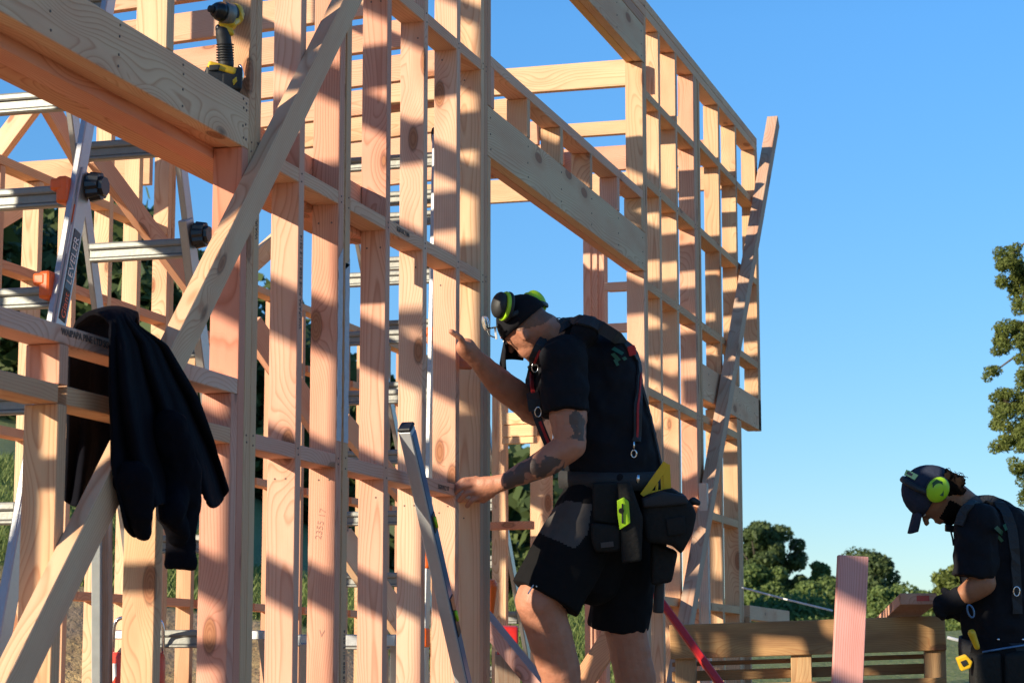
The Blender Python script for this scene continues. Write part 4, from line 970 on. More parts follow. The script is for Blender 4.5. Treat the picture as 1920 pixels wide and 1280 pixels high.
    for k in range(seg):
        A, B = rings[k], rings[(k+1) % seg]
        for q in range(5): bm.faces.new((A[q], A[(q+1) % 5], B[(q+1) % 5], B[q]))
    bmesh.ops.recalc_face_normals(bm, faces=bm.faces); link("belt", bm_mesh(bm, "belt", True), M['webbing'], tl)
    prism("pouch", [(1111, 905), (1160, 903), (1166, 985), (1112, 978)], 8.155, .05, 'leather', tl, .010, True)
    prism("pouch", [(1109, 980), (1166, 986), (1164, 1034), (1116, 1036), (1108, 1010)], 8.13, .065, 'leather', tl, .014, True)
    prism("tape_label", [(1126, 1017), (1150, 1014), (1151, 1024), (1127, 1027)], 8.121, .003, 'panel', tl, .0005)
    prism("knife_holster", [(1158, 905), (1182, 903), (1206, 970), (1203, 1052), (1166, 1056), (1163, 985)], 8.12, .03, 'leather', tl, .010, True)
    prism("nail_bag", [(1206, 930), (1260, 915), (1290, 934), (1308, 962), (1300, 1000), (1278, 1042), (1262, 1022), (1212, 1018), (1204, 975)], 8.16, .16, 'leather', tl, .022, True)
    prism("nail_bag_rim", [(1204, 936), (1240, 921), (1288, 930), (1291, 945), (1240, 950), (1206, 952)], 8.14, .19, 'webbing', tl, .010, True)
    prism("bag_pocket", [(1248, 972), (1284, 966), (1286, 1000), (1252, 1006)], 8.148, .02, 'leather', tl, .006, True)
    prism("hammer_loop", [(1222, 1015), (1272, 1035), (1260, 1092), (1222, 1098)], 8.25, .09, 'leather', tl, .014, True)
    bm = bmesh.new(); tube(None, [P(1196, 890, 8.13), P(1196, 905, 8.13)], .006, None, bm=bm); link("belt_ring", bm_mesh(bm, "belt_ring", True), M['chrome'], tl)
    kn = prism("utility_knife", [(1157, 938), (1170, 932), (1179, 940), (1182, 980), (1162, 993), (1158, 965)], 8.105, .014, 'lime', None, .003); tag(kn, "lime green snap-off knife in the holster at the tattooed worker's hip", "knife")
    link("knife_slider", bm_mesh(box_bm(.006, .010, .07, .001), "knife_slider"), M['rubber'], kn, frame_matrix(P(1167, 962, 8.103), RIGHT, -FWD, UP))
    bm = bmesh.new(); bmesh.ops.create_cone(bm, cap_ends=True, segments=16, radius1=.010, radius2=.010, depth=.006, matrix=frame_matrix(P(1165, 957, 8.100), RIGHT, UP, -FWD)); link("knife_button", bm_mesh(bm, "knife_button"), M['black'], kn)
    kn_p = kn
    sq = thing("speed_square", "yellow triangular rafter square poking out of the big nail bag", "square", P(1225, 900, 8.2))
    for i, (a, b) in enumerate((((1206, 930), (1250, 868)), ((1249, 870), (1252, 925)), ((1206, 928), (1252, 924)), ((1232, 905), (1231, 925)), ((1241, 892), (1242, 924)))):
        beam("square_edge" if i < 3 else "square_bar", P(*a, 8.21+.001*i), P(*b, 8.21+.001*i), .006, .028 if i < 3 else .010, M['yellow'], sq, up=RIGHT, bev=.001, tone=(1, 1, 1))
    hm = thing("hammer", "hammer hanging in the belt loop with its black handle downward", "hammer", P(1234, 1100, 8.3))
    grow("handle", [('c', P(1243, 1010, 8.30), .017, P(1238, 1070, 8.30), .016), ('k', P(1238, 1070, 8.30), .017, P(1234, 1148, 8.30), .021)], .004, 4, M['rubber'], hm)
    beam("hammer_head", P(1225, 1000, 8.30), P(1268, 1004, 8.30), .026, .026, M['chrome'], hm, bev=.005, tone=(1, 1, 1))
    # hammer-tacker handle sticking out of the bag
    pc = grow("pincer_handle", [('c', P(1286, 950, 8.22), .012, P(1300, 938, 8.20), .014), ('c', P(1300, 938, 8.20), .014, P(1308, 942, 8.20), .012)], .004, 3, M['rubber'], None); tag(pc, "dark tool handle jutting from the right rim of the nail bag", "tool")
    return t
worker_one()
# ------------------------------------------------------------------ second worker
def worker_two():
    Z = 8.9
    t = thing("person", "worker with navy cap and black gloves bending over the pallet at the right edge", "person", P(1890, 1690, Z))
    c = P(1752, 926, Z); fw = vimg(-.42, .89, .10).normalized(); up_ = vimg(-.90, -.43, 0); up_ = (up_-fw*up_.dot(fw)).normalized(); sd = fw.cross(up_)
    if sd.dot(FWD) > 0: sd = -sd
    fz = -.95
    pr = [('e', c, (fw*.097, sd*.076, up_*.105)), ('e', c+fw*.035-up_*.055, (fw*.060, sd*.056, up_*.060)), ('q', c+fw*.045-up_*.075, .036, c+fw*.068-up_*.100, .024, (sd, 1)),
          ('c', c+fw*.090+up_*.005, .010, c+fw*.118-up_*.024, .0125), ('e', c+fw*.080+up_*.030, (fw*.016, sd*.05, up_*.012)), ('e', c+fw*.092-up_*.055, (fw*.013, sd*.022, up_*.008)), ('e', c+fw*.09-up_*.070, (fw*.012, sd*.02, up_*.008)),
          ('c', c-fw*.04-up_*.04, .055, P(1822, 958, Z), .062), ('c', P(1862, 1010, Z), .12, P(1885, 1180, Z), .12),
          ('e', c+sd*.076-fw*.012-up_*.012, (fw*.017, sd*.010, up_*.032)),
          ('c', P(1835, 1000, Z-.16), .062, P(1842, 1086, Z-.17), .050), ('c', P(1843, 1092, Z-.18), .052, P(1826, 1104, Z-.17), .048), ('c', P(1826, 1104, Z-.17), .048, P(1798, 1122, Z-.14), .036), ('q', P(1798, 1122, Z-.14), .035, P(1785, 1130, Z-.12), .034, (FWD, .7)),
          ('c', P(1835, 1010, Z+.2), .06, P(1840, 1090, Z+.2), .05), ('c', P(1840, 1090, Z+.2), .05, P(1792, 1125, Z+.08), .035),
          ('c', P(1870, 1275, Z-.08), .085, P(1868, 1420, Z-.08), .07), ('c', P(1868, 1420, Z-.08), .068, P(1878, 1640, Z-.08), .045), ('c', P(1905, 1275, Z+.08), .085, P(1910, 1420, Z+.08), .07), ('c', P(1910, 1420, Z+.08), .068, P(1918, 1640, Z+.08), .045)]
    body = grow("body", pr, .0065, 5, [M['skin_b'], M['hair']], t)
    for p in body.data.polygons:
        v = p.center-c
        if v.dot(up_) < -.050 and v.dot(fw) > -.01 and v.length < .16 and not (v.dot(fw) > .075 and v.dot(up_) > -.075): p.material_index = 1
    for s in (1, -1):
        bm = bmesh.new(); bmesh.ops.create_uvsphere(bm, u_segments=12, v_segments=8, radius=.011, matrix=Matrix.Translation(c+fw*.086+sd*.028*s+up_*.010)); link("eye", bm_mesh(bm, "eye", True), M['white'], t)
    # curly hair under the back of the cap
    hp = []
    for i in range(60):
        a = random.uniform(-1, 1); q = c-fw*random.uniform(.050, .098)+up_*random.uniform(-.080, .010)+sd*a*.07; hp.append(('e', q, (fw*.016, sd*.016, up_*.016)))
    hair = grow("hair", hp+[('e', c-fw*.045-up_*.02, (fw*.066, sd*.078, up_*.062))], .005, 1, M['hair'], t, .014, .012)
    for i in range(14):
        q = c-fw*random.uniform(.09, .112)+up_*random.uniform(-.085, -.005)+sd*random.uniform(-.05, .05)
        tube("hair_curl", [q+(fw*math.cos(k*.9+i)+up_*math.sin(k*.9+i))*.010-fw*k*.0012 for k in range(6)], .0013, M['hair'], t, 5)
    shirt = grow("shirt", [('c', P(1868, 1010, Z), .155, P(1882, 1215, Z), .158), ('c', P(1838, 985, Z-.14), .080, P(1845, 985, Z+.18), .08), ('k', P(1834, 985, Z-.15), .088, P(1826, 1082, Z-.17), .086), ('k', P(1834, 990, Z+.2), .08, P(1828, 1070, Z+.2), .078),
                           ('c', P(1822, 958, Z), .066, P(1860, 985, Z), .12), ('c', P(1890, 990, Z), .09, P(1908, 1080, Z), .10)], .009, 6, M['shirt'], t, .034, .075)
    trs = grow("trousers", [('e', P(1882, 1215, Z), (RIGHT*.165, FWD*.14, UP*.12)), ('k', P(1868, 1230, Z-.08), .11, P(1876, 1640, Z-.08), .075), ('k', P(1905, 1230, Z+.08), .11, P(1916, 1640, Z+.08), .075)], .010, 5, M['shorts'], t, .02, .1)
    for a in ((1874, Z-.08), (1914, Z+.08)):
        p = P(a[0], 1680, a[1]); p.z = fz+.05; grow("boot", [('c', p+Vector((0, 0, .10)), .055, p, .05), ('q', p, .05, p-RIGHT*.17, .042, (Vector((0, 0, 1)), .8))], .009, 4, M['leather'], t)
    # gloved hands holding the end of the plank
    gl = [('c', P(1800, 1120, Z-.14), .046, P(1786, 1128, Z-.12), .044), ('q', P(1786, 1130, Z-.12), .045, P(1770, 1132, Z-.10), .042, (FWD, .75))]
    for a, b, c_ in (((1772, 1122), (1758, 1122), (1754, 1130)), ((1768, 1130), (1756, 1134), (1753, 1142)), ((1770, 1139), (1760, 1145), (1758, 1152)), ((1776, 1146), (1768, 1152), (1768, 1158))):
        gl += [('c', P(*a, Z-.10), .015, P(*b, Z-.11), .014), ('c', P(*b, Z-.11), .014, P(*c_, Z-.09), .012)]
    gl += [('c', P(1784, 1116, Z-.12), .016, P(1770, 1106, Z-.06), .014)]
    grow("glove", gl, .005, 4, M['shirt'], t, .006, .03)
    gr = [('c', P(1792, 1128, Z+.07), .044, P(1778, 1134, Z+.06), .044)]
    for k in range(4): gr += [('c', P(1776+k*3, 1130+k*7, Z+.05), .015, P(1764+k*3, 1134+k*7, Z+.03), .013)]
    gr += [('c', P(1790, 1140, Z+.05), .04, P(1806, 1150, Z+.02), .038)]
    grow("glove", gr, .005, 4, M['shirt'], t, .006, .03)
    T_ = [bvh(shirt)]
    bm = bmesh.new(); seg, rg = 32, 9; R_ = []
    for i in range(rg):
        th = i/(rg-1)*math.pi/2; ring = []
        for k in range(seg):
            a = 2*math.pi*k/seg; ring.append(bm.verts.new(c+up_*(.010+.125*math.sin(th))+(fw*math.cos(a)*.110+sd*math.sin(a)*.088)*max(math.cos(th), .01)*(1+.01*math.cos(a*6))))
        R_.append(ring)
    for A, B in zip(R_, R_[1:]):
        for k in range(seg): bm.faces.new((A[k], A[(k+1) % seg], B[(k+1) % seg], B[k]))
    bmesh.ops.recalc_face_normals(bm, faces=bm.faces); cap = link("cap", bm_mesh(bm, "cap", True), M['navy'], t); cap.modifiers.new("s", 'SOLIDIFY').thickness = .004
    bm = bmesh.new(); rows = []
    for i in range(9):
        u = i/8; row = []
        for k in range(13):
            a = (k/12-.5)*2; w_ = .080*(1-.22*u**2.5); row.append(bm.verts.new(c+up_*(.042-.020*u)+fw*(.088+u*.098*(1-.30*a*a))-up_*.020*a*a+sd*a*w_*.9))
        rows.append(row)
    for A, B in zip(rows, rows[1:]):
        for k in range(12): bm.faces.new((A[k], A[k+1], B[k+1], B[k]))
    pk = link("cap_peak", bm_mesh(bm, "cap_peak", True), M['navy'], t); pk.modifiers.new("s", 'SOLIDIFY').thickness = .005
    TC = [bvh(cap)]
    strap("cap_label", TC, [(1697, 885), (1704, 888), (1712, 892), (1719, 896)], .024, .002, 'limetape', cap, Z, .004)
    strap("cap_label_print", TC, [(1703, 887), (1708, 890), (1712, 892)], .011, .0025, 'ink', cap, Z, .0045)
    ed = thing("ear_defenders", "bright lime ear defenders with a dark mark worn over a navy cap", "ear defenders", c)
    for s in (1, -1):
        cc = c+sd*.088*s-fw*.030+up_*.016
        bm = bmesh.new(); ellipsoid(bm, cc+sd*.016*s, (fw*.053, up_*.044, sd*.026)); cup = link("cup", bm_mesh(bm, "cup", True), M['lime'], ed)
        tube("cushion", [cc+(fw*math.cos(q)*.046+up_*math.sin(q)*.038) for q in np.linspace(0, 6.283, 25)[:-1]], .010, M['rubber'], ed, 8, 1, True)
        if s == 1:
            patch("cup_mark", [bvh(cup)], [(1748, 905), (1756, 898), (1766, 902), (1770, 914), (1769, 930), (1762, 928), (1757, 920), (1749, 914)], .002, 'green', cup, Z, .003)
    tube("headband", smooth_path([c+sd*.10-fw*.01-up_*.0, c+up_*.08+sd*.095, c+up_*.135+sd*.04, c+up_*.135-sd*.04, c+up_*.08-sd*.095, c-sd*.10], 6), .006, M['rubber'], ed, 8, 2)
    br = thing("tool_braces", "black braces with a chest clip on the worker in the navy cap", "braces", P(1850, 980, Z))
    strap("strap", T_, [(1800, 985), (1812, 955), (1840, 938), (1872, 945), (1895, 985), (1902, 1060), (1906, 1150)], .040, .009, 'webbing', br, Z)
    prism("chest_clip", [(1773, 983), (1790, 985), (1790, 998), (1773, 996)], Z-.02, .02, 'black', br, .003)
    tube("strap_end", [P(1783, 996, Z), P(1786, 1008, Z), P(1788, 1022, Z)], .004, M['webbing'], br, 6)
    tube("snap_hook", [P(1906+6*math.cos(q), 1108+9*math.sin(q), Z-.17) for q in np.linspace(0, 6.283, 13)[:-1]], .0032, M['chrome'], br, 6, 1, True)
    for poly in ([(1864, 990), (1870, 985), (1884, 999), (1879, 1005)], [(1866, 1003), (1872, 1001), (1882, 1013), (1877, 1016)], [(1880, 984), (1885, 981), (1889, 992), (1885, 995)]):
        patch("shirt_mark", T_, poly, .0008, 'green', shirt, Z, .010)
    tl = thing("tool_belt", "black tool belt with blue edging on the worker in the navy cap", "tool belt", P(1880, 1210, Z))
    bm = bmesh.new(); seg = 48; rings = []
    for k in range(seg):
        a = 2*math.pi*k/seg; n = (RIGHT*math.cos(a)+FWD*math.sin(a)); cc = P(1882, 1212, Z)+RIGHT*math.cos(a)*.172+FWD*math.sin(a)*.155
        rings.append([bm.verts.new(cc+n*e+UP*f) for e, f in ((-.004, -.036), (.005, -.036), (.007, 0), (.005, .036), (-.004, .036))])
    for k in range(seg):
        A, B = rings[k], rings[(k+1) % seg]
        for q in range(5): bm.faces.new((A[q], A[(q+1) % 5], B[(q+1) % 5], B[q]))
    bmesh.ops.recalc_face_normals(bm, faces=bm.faces); link("belt", bm_mesh(bm, "belt", True), M['webbing'], tl)
    tube("belt_edging", [P(1842, 1222, Z-.17), P(1880, 1215, Z-.18), P(1925, 1208, Z-.16)], .005, M['blue'], tl, 6)
    prism("pouch", [(1826, 1228), (1878, 1224), (1882, 1300), (1828, 1306)], Z-.20, .10, 'leather', tl, .014, True)
    prism("pouch", [(1884, 1226), (1945, 1220), (1948, 1300), (1886, 1304)], Z-.21, .12, 'leather', tl, .014, True)
    for px in (1872, 1918):
        bm = bmesh.new(); bmesh.ops.create_uvsphere(bm, u_segments=10, v_segments=6, radius=.006, matrix=Matrix.Translation(P(px, 1198, Z-.165))); link("belt_stud", bm_mesh(bm, "belt_stud", True), M['chrome'], tl)
    tm = prism("tape_measure", [(1794, 1234), (1812, 1227), (1824, 1240), (1820, 1252), (1803, 1258)], Z-.2, .035, 'yellow', None, .005); tag(tm, "yellow tape measure clipped at the front of the second worker's belt", "tape measure")
    prism("tape_window", [(1801, 1240), (1811, 1236), (1815, 1244), (1806, 1249)], Z-.204, .004, 'rubber', tm, .001)
    dr = grow("screwdriver_handle", [('c', P(1822, 1186, Z-.2), .016, P(1832, 1212, Z-.2), .012)], .004, 3, M['yellow'], None); tag(dr, "yellow and black screwdriver handle at the second worker's belt", "screwdriver")
    cb = tube("carabiner", [P(1820+6*math.cos(q)+3*math.sin(q), 1145+12*math.sin(q), Z-.2) for q in np.linspace(0, 6.283, 15)[:-1]], .004, M['blue'], None, 6, 1, True); tag(cb, "small blue carabiner hanging below the second worker's elbow", "carabiner")
worker_two()
#PART5
# ------------------------------------------------------------------ jacket over the sill rail
def jacket():
    def outline(tab, t):
        for (t0, a, b), (t1, c, d) in zip(tab, tab[1:]):
            if t <= t1: u = (t-t0)/(t1-t0); return a+(c-a)*u, b+(d-b)*u
        return tab[-1][1], tab[-1][2]
    bm = bmesh.new()
    def sheet(Lt, Rt, n, m, ydepth, amp, freq, ph, jag):
        rows = []
        for i in range(n+1):
            t = i/n; row = []
            (lx, ly), (rx, ry) = outline(Lt, t), outline(Rt, t)
            for j in range(m+1):
                s = j/m; e = jag(s)*max(0, (t-.6)/.4)**2
                px = lx+(rx-lx)*s; py = ly+(ry-ly)*s+e + math.sin(s*math.pi)*(-10)*(1-t)**2
                w_ = s+.06*math.sin(t*4+ph)
                f = math.sin(w_*freq+ph)+.45*math.sin(w_*freq*2.3+ph*2+t*2)+.8*noise.noise(Vector((s*3.2, t*2.0, ph)))
                Y = ydepth(t, s)+amp*(.25+1.0*t)*f*(1 if t > .08 else .5)
                x_, z_ = W(px, py, Y); row.append(bm.verts.new((x_, Y, z_)))
            rows.append(row)
        for A, B in zip(rows, rows[1:]):
            for k in range(m): bm.faces.new((A[k], A[k+1], B[k+1], B[k]))
        return rows
    jf = lambda s: 24*math.sin(s*7.5+.6)+16*math.sin(s*17)-12*s
    F_ = sheet([(0, 206, 606), (.12, 204, 650), (.4, 206, 760), (.7, 210, 870), (1, 236, 975)], [(0, 250, 606), (.12, 312, 648), (.4, 370, 745), (.7, 404, 835), (1, 430, 925)], 60, 84, lambda t, s: -.066-.02*t, .021, 15.0, .7, jf)
    B_ = sheet([(0, 140, 610), (.15, 128, 660), (.5, 126, 800), (1, 122, 935)], [(0, 262, 612), (.15, 268, 660), (.5, 262, 790), (1, 236, 920)], 40, 34, lambda t, s: .135+.03*t, .014, 11.0, 2.1, lambda s: 26*math.sin(s*5+.5)-8)
    # the part lying over the rail joins the two hanging halves
    tops = []
    m = 84; prev = F_[0]
    nr = 7
    for k in range(1, nr):
        u = k/nr; row = []
        for j in range(m+1):
            s = j/m; a = F_[0][j].co; bj = B_[0][min(34, int(round(s*34)))].co
            p = a.lerp(bj, u); p.z = max(p.z, .0)+.030*math.sin(u*math.pi); row.append(bm.verts.new(p))
        for q in range(m): bm.faces.new((prev[q], prev[q+1], row[q+1], row[q]))
        prev = row
    for q in range(m):
        a, b = B_[0][min(34, int(round(q/m*34)))], B_[0][min(34, int(round((q+1)/m*34)))]
        if a is b: bm.faces.new((prev[q], prev[q+1], a))
        else: bm.faces.new((prev[q], prev[q+1], b, a))
    bmesh.ops.recalc_face_normals(bm, faces=bm.faces)
    o = link("jacket", bm_mesh(bm, "jacket", True), M['fleece'])
    md = o.modifiers.new("thick", 'SOLIDIFY'); md.thickness = .012; md.offset = 0
    sb = o.modifiers.new("soft", 'SUBSURF'); sb.levels = 1; sb.render_levels = 1
    tag(o, "black fleece jacket slung over the window sill rail with a sleeve hanging down", "jacket")
    def lst(pts, Y, rs): return [('c', Vector((W(*a, y0)[0], y0, W(*a, y0)[1])), r0, Vector((W(*b, y1)[0], y1, W(*b, y1)[1])), r1) for a, b, y0, y1, r0, r1 in zip(pts, pts[1:], Y, Y[1:], rs, rs[1:])]
    pr = lst([(318, 800), (336, 880), (345, 950), (340, 1010)], [-.10, -.10, -.095, -.09], [.045, .055, .045, .037]) + [('k',)+lst([(340, 1008), (337, 1066)], [-.09, -.085], [.037, .040])[0][1:]]
    pr += lst([(330, 900), (322, 960), (333, 1000)], [-.09, -.11, -.10], [.035, .038, .03])
    sl_ = grow("sleeve", pr, .007, 5, M['fleece'], o, .018, .05)
    pr = lst([(250, 900), (262, 960), (268, 1000)], [-.09, -.10, -.095], [.05, .034, .018])
    grow("hood_corner", pr, .007, 4, M['fleece'], o, .018, .05)
jacket()
# ------------------------------------------------------------------ impact driver on the lintel
def driver():
    x, z = W(425, 160, .045); base = Vector((x, .045, 1.617)); t = thing("impact_driver", "yellow and black cordless impact driver standing on its battery on the left lintel", "impact driver", base)
    dep = proj(base)[2]
    def Q(px, py, dd=0): return P(px, py, dep+dd)
    bm = bmesh.new(); X_, Y_, Z_ = (RIGHT*.97+FWD*.24).normalized(), None, Vector((0, 0, 1)); Y_ = Z_.cross(X_)
    c = Q(416, 142)
    bt = grow("battery", [('b', (.105, .07, .055), frame_matrix(Q(418, 148, .0), X_, Y_, Z_))], .0035, 3, M['rubber'], t)
    b2 = grow("battery_top", [('b', (.082, .074, .022), frame_matrix(Q(414, 133), (X_-Z_*.25).normalized(), Y_, (Z_+X_*.25).normalized()))], .003, 3, M['yellow'], t)
    prism("battery_latch", [(392, 122), (412, 121), (410, 131), (391, 133)], dep-.045, .02, 'rubber', t, .002)
    grow("battery_base", [('b', (.06, .066, .05), frame_matrix(Q(432, 157), X_, Y_, Z_))], .0035, 3, M['rubber'], t)
    prism("battery_stripe", [(436, 150), (443, 144), (444, 152), (437, 160)], dep-.048, .012, 'yellow', t, .001)
    grow("grip", [('c', Q(424, 122), .023, Q(422, 90), .021), ('c', Q(422, 90), .021, Q(418, 62), .022)], .003, 4, M['rubber'], t)
    for k in range(7):
        p = Q(422, 84+k*5); tube("grip_rib", [p+(RIGHT*math.cos(q)+FWD*math.sin(q))*.0245 for q in np.linspace(0, 6.283, 17)[:-1]], .0016, M['rubber'], t, 5, 1, True)
    grow("trigger", [('c', Q(411, 53), .012, Q(411, 64), .010)], .003, 2, M['black'], t)
    grow("motor_housing", [('kk', Q(421, 27), .030, Q(438, 26, .05), .032), ('c', Q(438, 26, .05), .031, Q(441, 27, .065), .027)], .0035, 3, M['rubber'], t)
    grow("yellow_shell", [('c', Q(420, 44), .017, Q(432, 47, .02), .018), ('kk', Q(433, 27, .03), .033, Q(440, 28, .05), .034), ('c', Q(423, 58), .016, Q(433, 62), .011), ('c', Q(434, 44), .014, Q(445, 37, .04), .014)], .0035, 3, M['yellow'], t)
    cdir = (Q(402, 20)-Q(425, 26, .03)).normalized()
    p = Q(417, 23, -.02)
    tube("nose_cone", [p+cdir*.0, p+cdir*.012, p+cdir*.024, p+cdir*.032], [.029, .028, .023, .017], M['black'], t, 20)
    tube("chuck", [p+cdir*.030, p+cdir*.046], [.011, .010], M['rubber'], t, 14)
    tube("gear_case", [p-cdir*.030, p-cdir*.004], [.031, .0305], M['alu_dull'], t, 20)
    h = Q(450, 145); tube("belt_hook", smooth_path([Q(444, 150), Q(452, 152, -.01), Q(455, 140, -.01), Q(451, 124, -.01), Q(448, 126), Q(446, 146)], 4), .0035, M['chrome'], t, 8)
driver()
# ------------------------------------------------------------------ spirit level leaning on the dwang
def level():
    x1, z1 = W(761, 799, -.055); x2, z2 = W(869, 1280, -.07); p1 = Vector((x1, -.055, z1)); k_ = (z1+.44)/(z1-z2); p0 = Vector((x1+(x2-x1)*k_, -.055-.015*k_, -.44))
    ax = (p1-p0).normalized(); t = thing("spirit_level", "long aluminium spirit level leaning against the wall beside the tattooed worker's lower hand", "spirit level", p0)
    sideY = Vector((0, 1, 0)); sideY = (sideY-ax*sideY.dot(ax)).normalized(); nrm = ax.cross(sideY)
    c = (p0+p1)/2; L = (p1-p0).length
    link("level_body", bm_mesh(box_bm(L-.02, .044, .050, .003), "level_body"), M['level'], t, frame_matrix(c, ax, sideY, nrm))
    link("level_face", bm_mesh(box_bm(L-.05, .003, .040, .001), "level_face"), M['blue'], t, frame_matrix(c-sideY*.0235, ax, sideY, nrm))
    for s in (1, -1): link("end_cap", bm_mesh(box_bm(.014, .047, .053, .004), "end_cap"), M['black'], t, frame_matrix(c+ax*s*(L/2-.003), ax, sideY, nrm))
    for (px, py, ln) in ((838, 985, .07), (858, 1155, .16), (880, 1330, .07)):
        k = (P(px, py, 7.0).z); 
        x_, z_ = W(px, py, -.07); s = (z_-p0.z)/(p1.z-p0.z); q = p0+(p1-p0)*s
        link("vial_holder", bm_mesh(box_bm(ln, .006, .034, .002), "vial_holder"), M['black'], t, frame_matrix(q-sideY*.0250, ax, sideY, nrm))
        tube("vial", [q-sideY*.030-ax*.02, q-sideY*.030+ax*.02], .006, M['lime'], t, 10)
level()
# ------------------------------------------------------------------ pallet, boards, prop, jug and small things
def pallet():
    t = thing("pallet", "weathered timber pallet standing on edge in front of the gloved worker", "pallet", P(1510, 1640, 9.6))
    zd = 9.6
    A = P(1256, 1171, zd+.15); B = P(1772, 1153, zd); X_ = (B-A).normalized(); n = Vector((0, 0, 1)).cross(X_).normalized()
    if n.dot(FWD) < 0: n = -n
    L = (B-A).length
    for i, (z0, h) in enumerate(((0, .148), (.262, .105), (.40, .105), (.54, .12), (.70, .105), (.86, .12))):
        o0 = A-Vector((0, 0, z0+h/2)); beam("board", o0, o0+X_*L, .020, h, M['pallet'], t, tone=(.74, .45, .19), bev=.003)
    for i, u in enumerate((.02, .52, L-.09)):
        o0 = A+X_*(u+.045)+n*.062; beam("bearer", o0-Vector((0, 0, .008)), o0-Vector((0, 0, .99)), .10, .09, M['pallet'], t, up=X_, tone=(.74, .48, .24), bev=.003)
    for i, (z0, h) in enumerate(((.16, .02), (.20, .045), (.60, .09), (.85, .09))):
        o0 = A-Vector((0, 0, z0+h/2))+n*.125; beam("board", o0, o0+X_*L, .018, h, M['pallet'], t, tone=(.52, .31, .14), bev=.003)
pallet()
pb = beam("timber_board", P(1599, 1042, 7.85), P(1568, 1735, 7.65), .038, .106, M['wood'], tone=(.80, .42, .37), up=RIGHT); tag(pb, "broad bright pink board standing upright in front of the pallet", "timber board")
pk = beam("timber_plank", P(1722, 1122, 8.95), P(1668, 1168, 11.2), .145, .045, M['wood'], tone=(.78, .46, .31)); tag(pk, "plank with a red painted end lying on top of the pallet by the black gloves", "plank")
ends = P(1722, 1122, 8.95); dx = (P(1668, 1168, 11.2)-ends).normalized()
mk = link("end_mark", bm_mesh(box_bm(.002, .05, .022, 0), "end_mark"), M['red'], pk, frame_matrix(Vector((-((P(1668, 1168, 11.2)-ends).length)/2-.001, -.018, .002)), Vector((1, 0, 0)), Vector((0, 1, 0)), Vector((0, 0, 1)))); mk.matrix_parent_inverse = Matrix.Identity(4)
o = beam("prop", P(1224, 1106, 9.0), P(1392, 1340, 8.75), .026, .032, M['redpaint'], tone=(1, 1, 1), up=RIGHT, bev=.005); tag(o, "red metal prop slanting down from behind the tattooed worker past the pallet", "prop")
sp = tube("string_line", [P(1392, 1101, 13.2), P(1470, 1122, 12.6), P(1560, 1144, 11.8)], .006, M['white'], None, 6); tag(sp, "pale cord stretched from the end post down to the pink board", "cord")
sp = tube("string_line", [P(1776, 1194, 12.0), P(1822, 1206, 12.0)], .010, M['white'], None, 6); tag(sp, "short pale rail showing between the pallet and the second worker", "rail")
o = tube("marker_stake", [P(1741, 1212, 16), P(1739, 1300, 16)], .012, M['white'], None, 8); tag(o, "thin white stake standing in the grass behind the pallet", "stake")
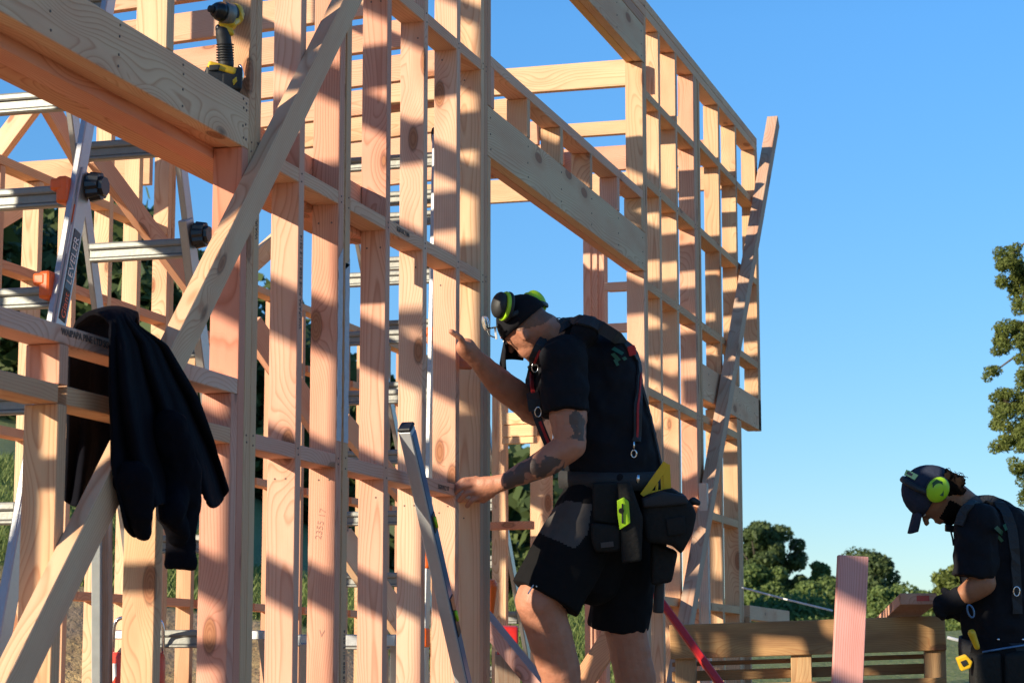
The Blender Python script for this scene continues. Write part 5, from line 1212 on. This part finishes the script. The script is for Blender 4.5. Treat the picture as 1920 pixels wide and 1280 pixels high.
def jug():
    dp = 9.2; b = P(258, 1330, dp); t = thing("drinks_cooler", "red drum with a wire handle standing behind a stud below the jacket", "cooler", b)
    c = P(258, 1222, dp); prof = [(0, .112), (.012, .118), (.03, .12), (.50, .122)]
    tube("drum", [c-Vector((0, 0, z)) for z, r in ((0, 0), (.004, 0), (.02, 0), (.46, 0))], [.098, .108, .114, .116], M['red'], t, 32)
    tube("lid", [c+Vector((0, 0, .018)), c-Vector((0, 0, .002))], [.070, .085], M['rubber'], t, 28)
    link("drum_label", bm_mesh(box_bm(.05, .004, .16, .001), "drum_label"), M['white'], t, frame_matrix(P(212, 1280, dp-.09), (RIGHT+FWD*-.8).normalized(), (FWD+RIGHT*.8).normalized(), Vector((0, 0, 1))))
    pts = [P(210, 1238, dp), P(212, 1210, dp), P(214, 1175, dp), P(222, 1160, dp), P(240, 1157, dp), P(280, 1157, dp), P(298, 1161, dp), P(305, 1175, dp), P(306, 1210, dp), P(307, 1238, dp)]
    tube("wire_handle", smooth_path(pts, 4), .0075, M['chrome'], t, 10)
jug()
o = thing("steel_prop", "galvanised upright channel beside a grey timber behind the left studs", "steel post", P(182, 1300, 8.9))
beam("channel", P(182, 960, 8.9), P(182, 1420, 8.9), .05, .036, M['galv'], o, up=RIGHT, tone=(1, 1, 1), bev=.003)
beam("timber_backing", P(199, 950, 8.96), P(199, 1420, 8.96), .09, .036, M['pallet'], o, up=RIGHT, tone=(.62, .54, .46))
o = thing("alloy_trestle", "low aluminium trestle bar running level behind the bottom of the studs", "trestle", P(350, 1420, 9.8))
beam("top_bar", P(196, 1189, 9.9), P(500, 1190, 9.5), .05, .040, M['alu'], o, tone=(1, 1, 1), bev=.004)
for px in (205, 490):
    beam("leg", P(px, 1195, 9.7), P(px-30 if px < 300 else px+30, 1425, 9.7), .03, .03, M['alu'], o, up=RIGHT, tone=(1, 1, 1), bev=.003)
o = thing("alloy_trestle", "aluminium work trestle behind the spirit level with two rails", "trestle", P(690, 1420, 9.5))
beam("top_bar", P(560, 1200, 9.5), P(745, 1200, 9.4), .05, .05, M['alu'], o, tone=(1, 1, 1), bev=.004)
for px in (570, 738): beam("leg", P(px, 1205, 9.45), P(px, 1440, 9.45), .03, .03, M['alu'], o, up=RIGHT, tone=(1, 1, 1), bev=.003)
og = grow("tool_bag", [('k', P(922, 1098, 9.9), .026, P(921, 1150, 9.9), .012), ('kk', P(921, 1086, 9.9), .018, P(921, 1100, 9.9), .024)], .004, 2, M['orange'], None); tag(og, "small orange pointed nozzle hanging in the tall opening beside the grey stud", "nozzle")
rb = grow("fuel_can", [('b', (.10, .08, .16), frame_matrix(P(952, 1205, 10.6), RIGHT, FWD, Vector((0, 0, 1))))], .008, 2, M['redpaint'], None); tag(rb, "red can standing beyond the ladder foot behind the tattooed worker's knee", "can")
kn = beam("can_stand", P(952, 1224, 10.6), P(952, 1420, 10.6), .12, .12, M['pallet'], None, up=RIGHT, tone=(.5, .4, .3)); tag(kn, "dark block stack under the red can beyond the ladder", "block")
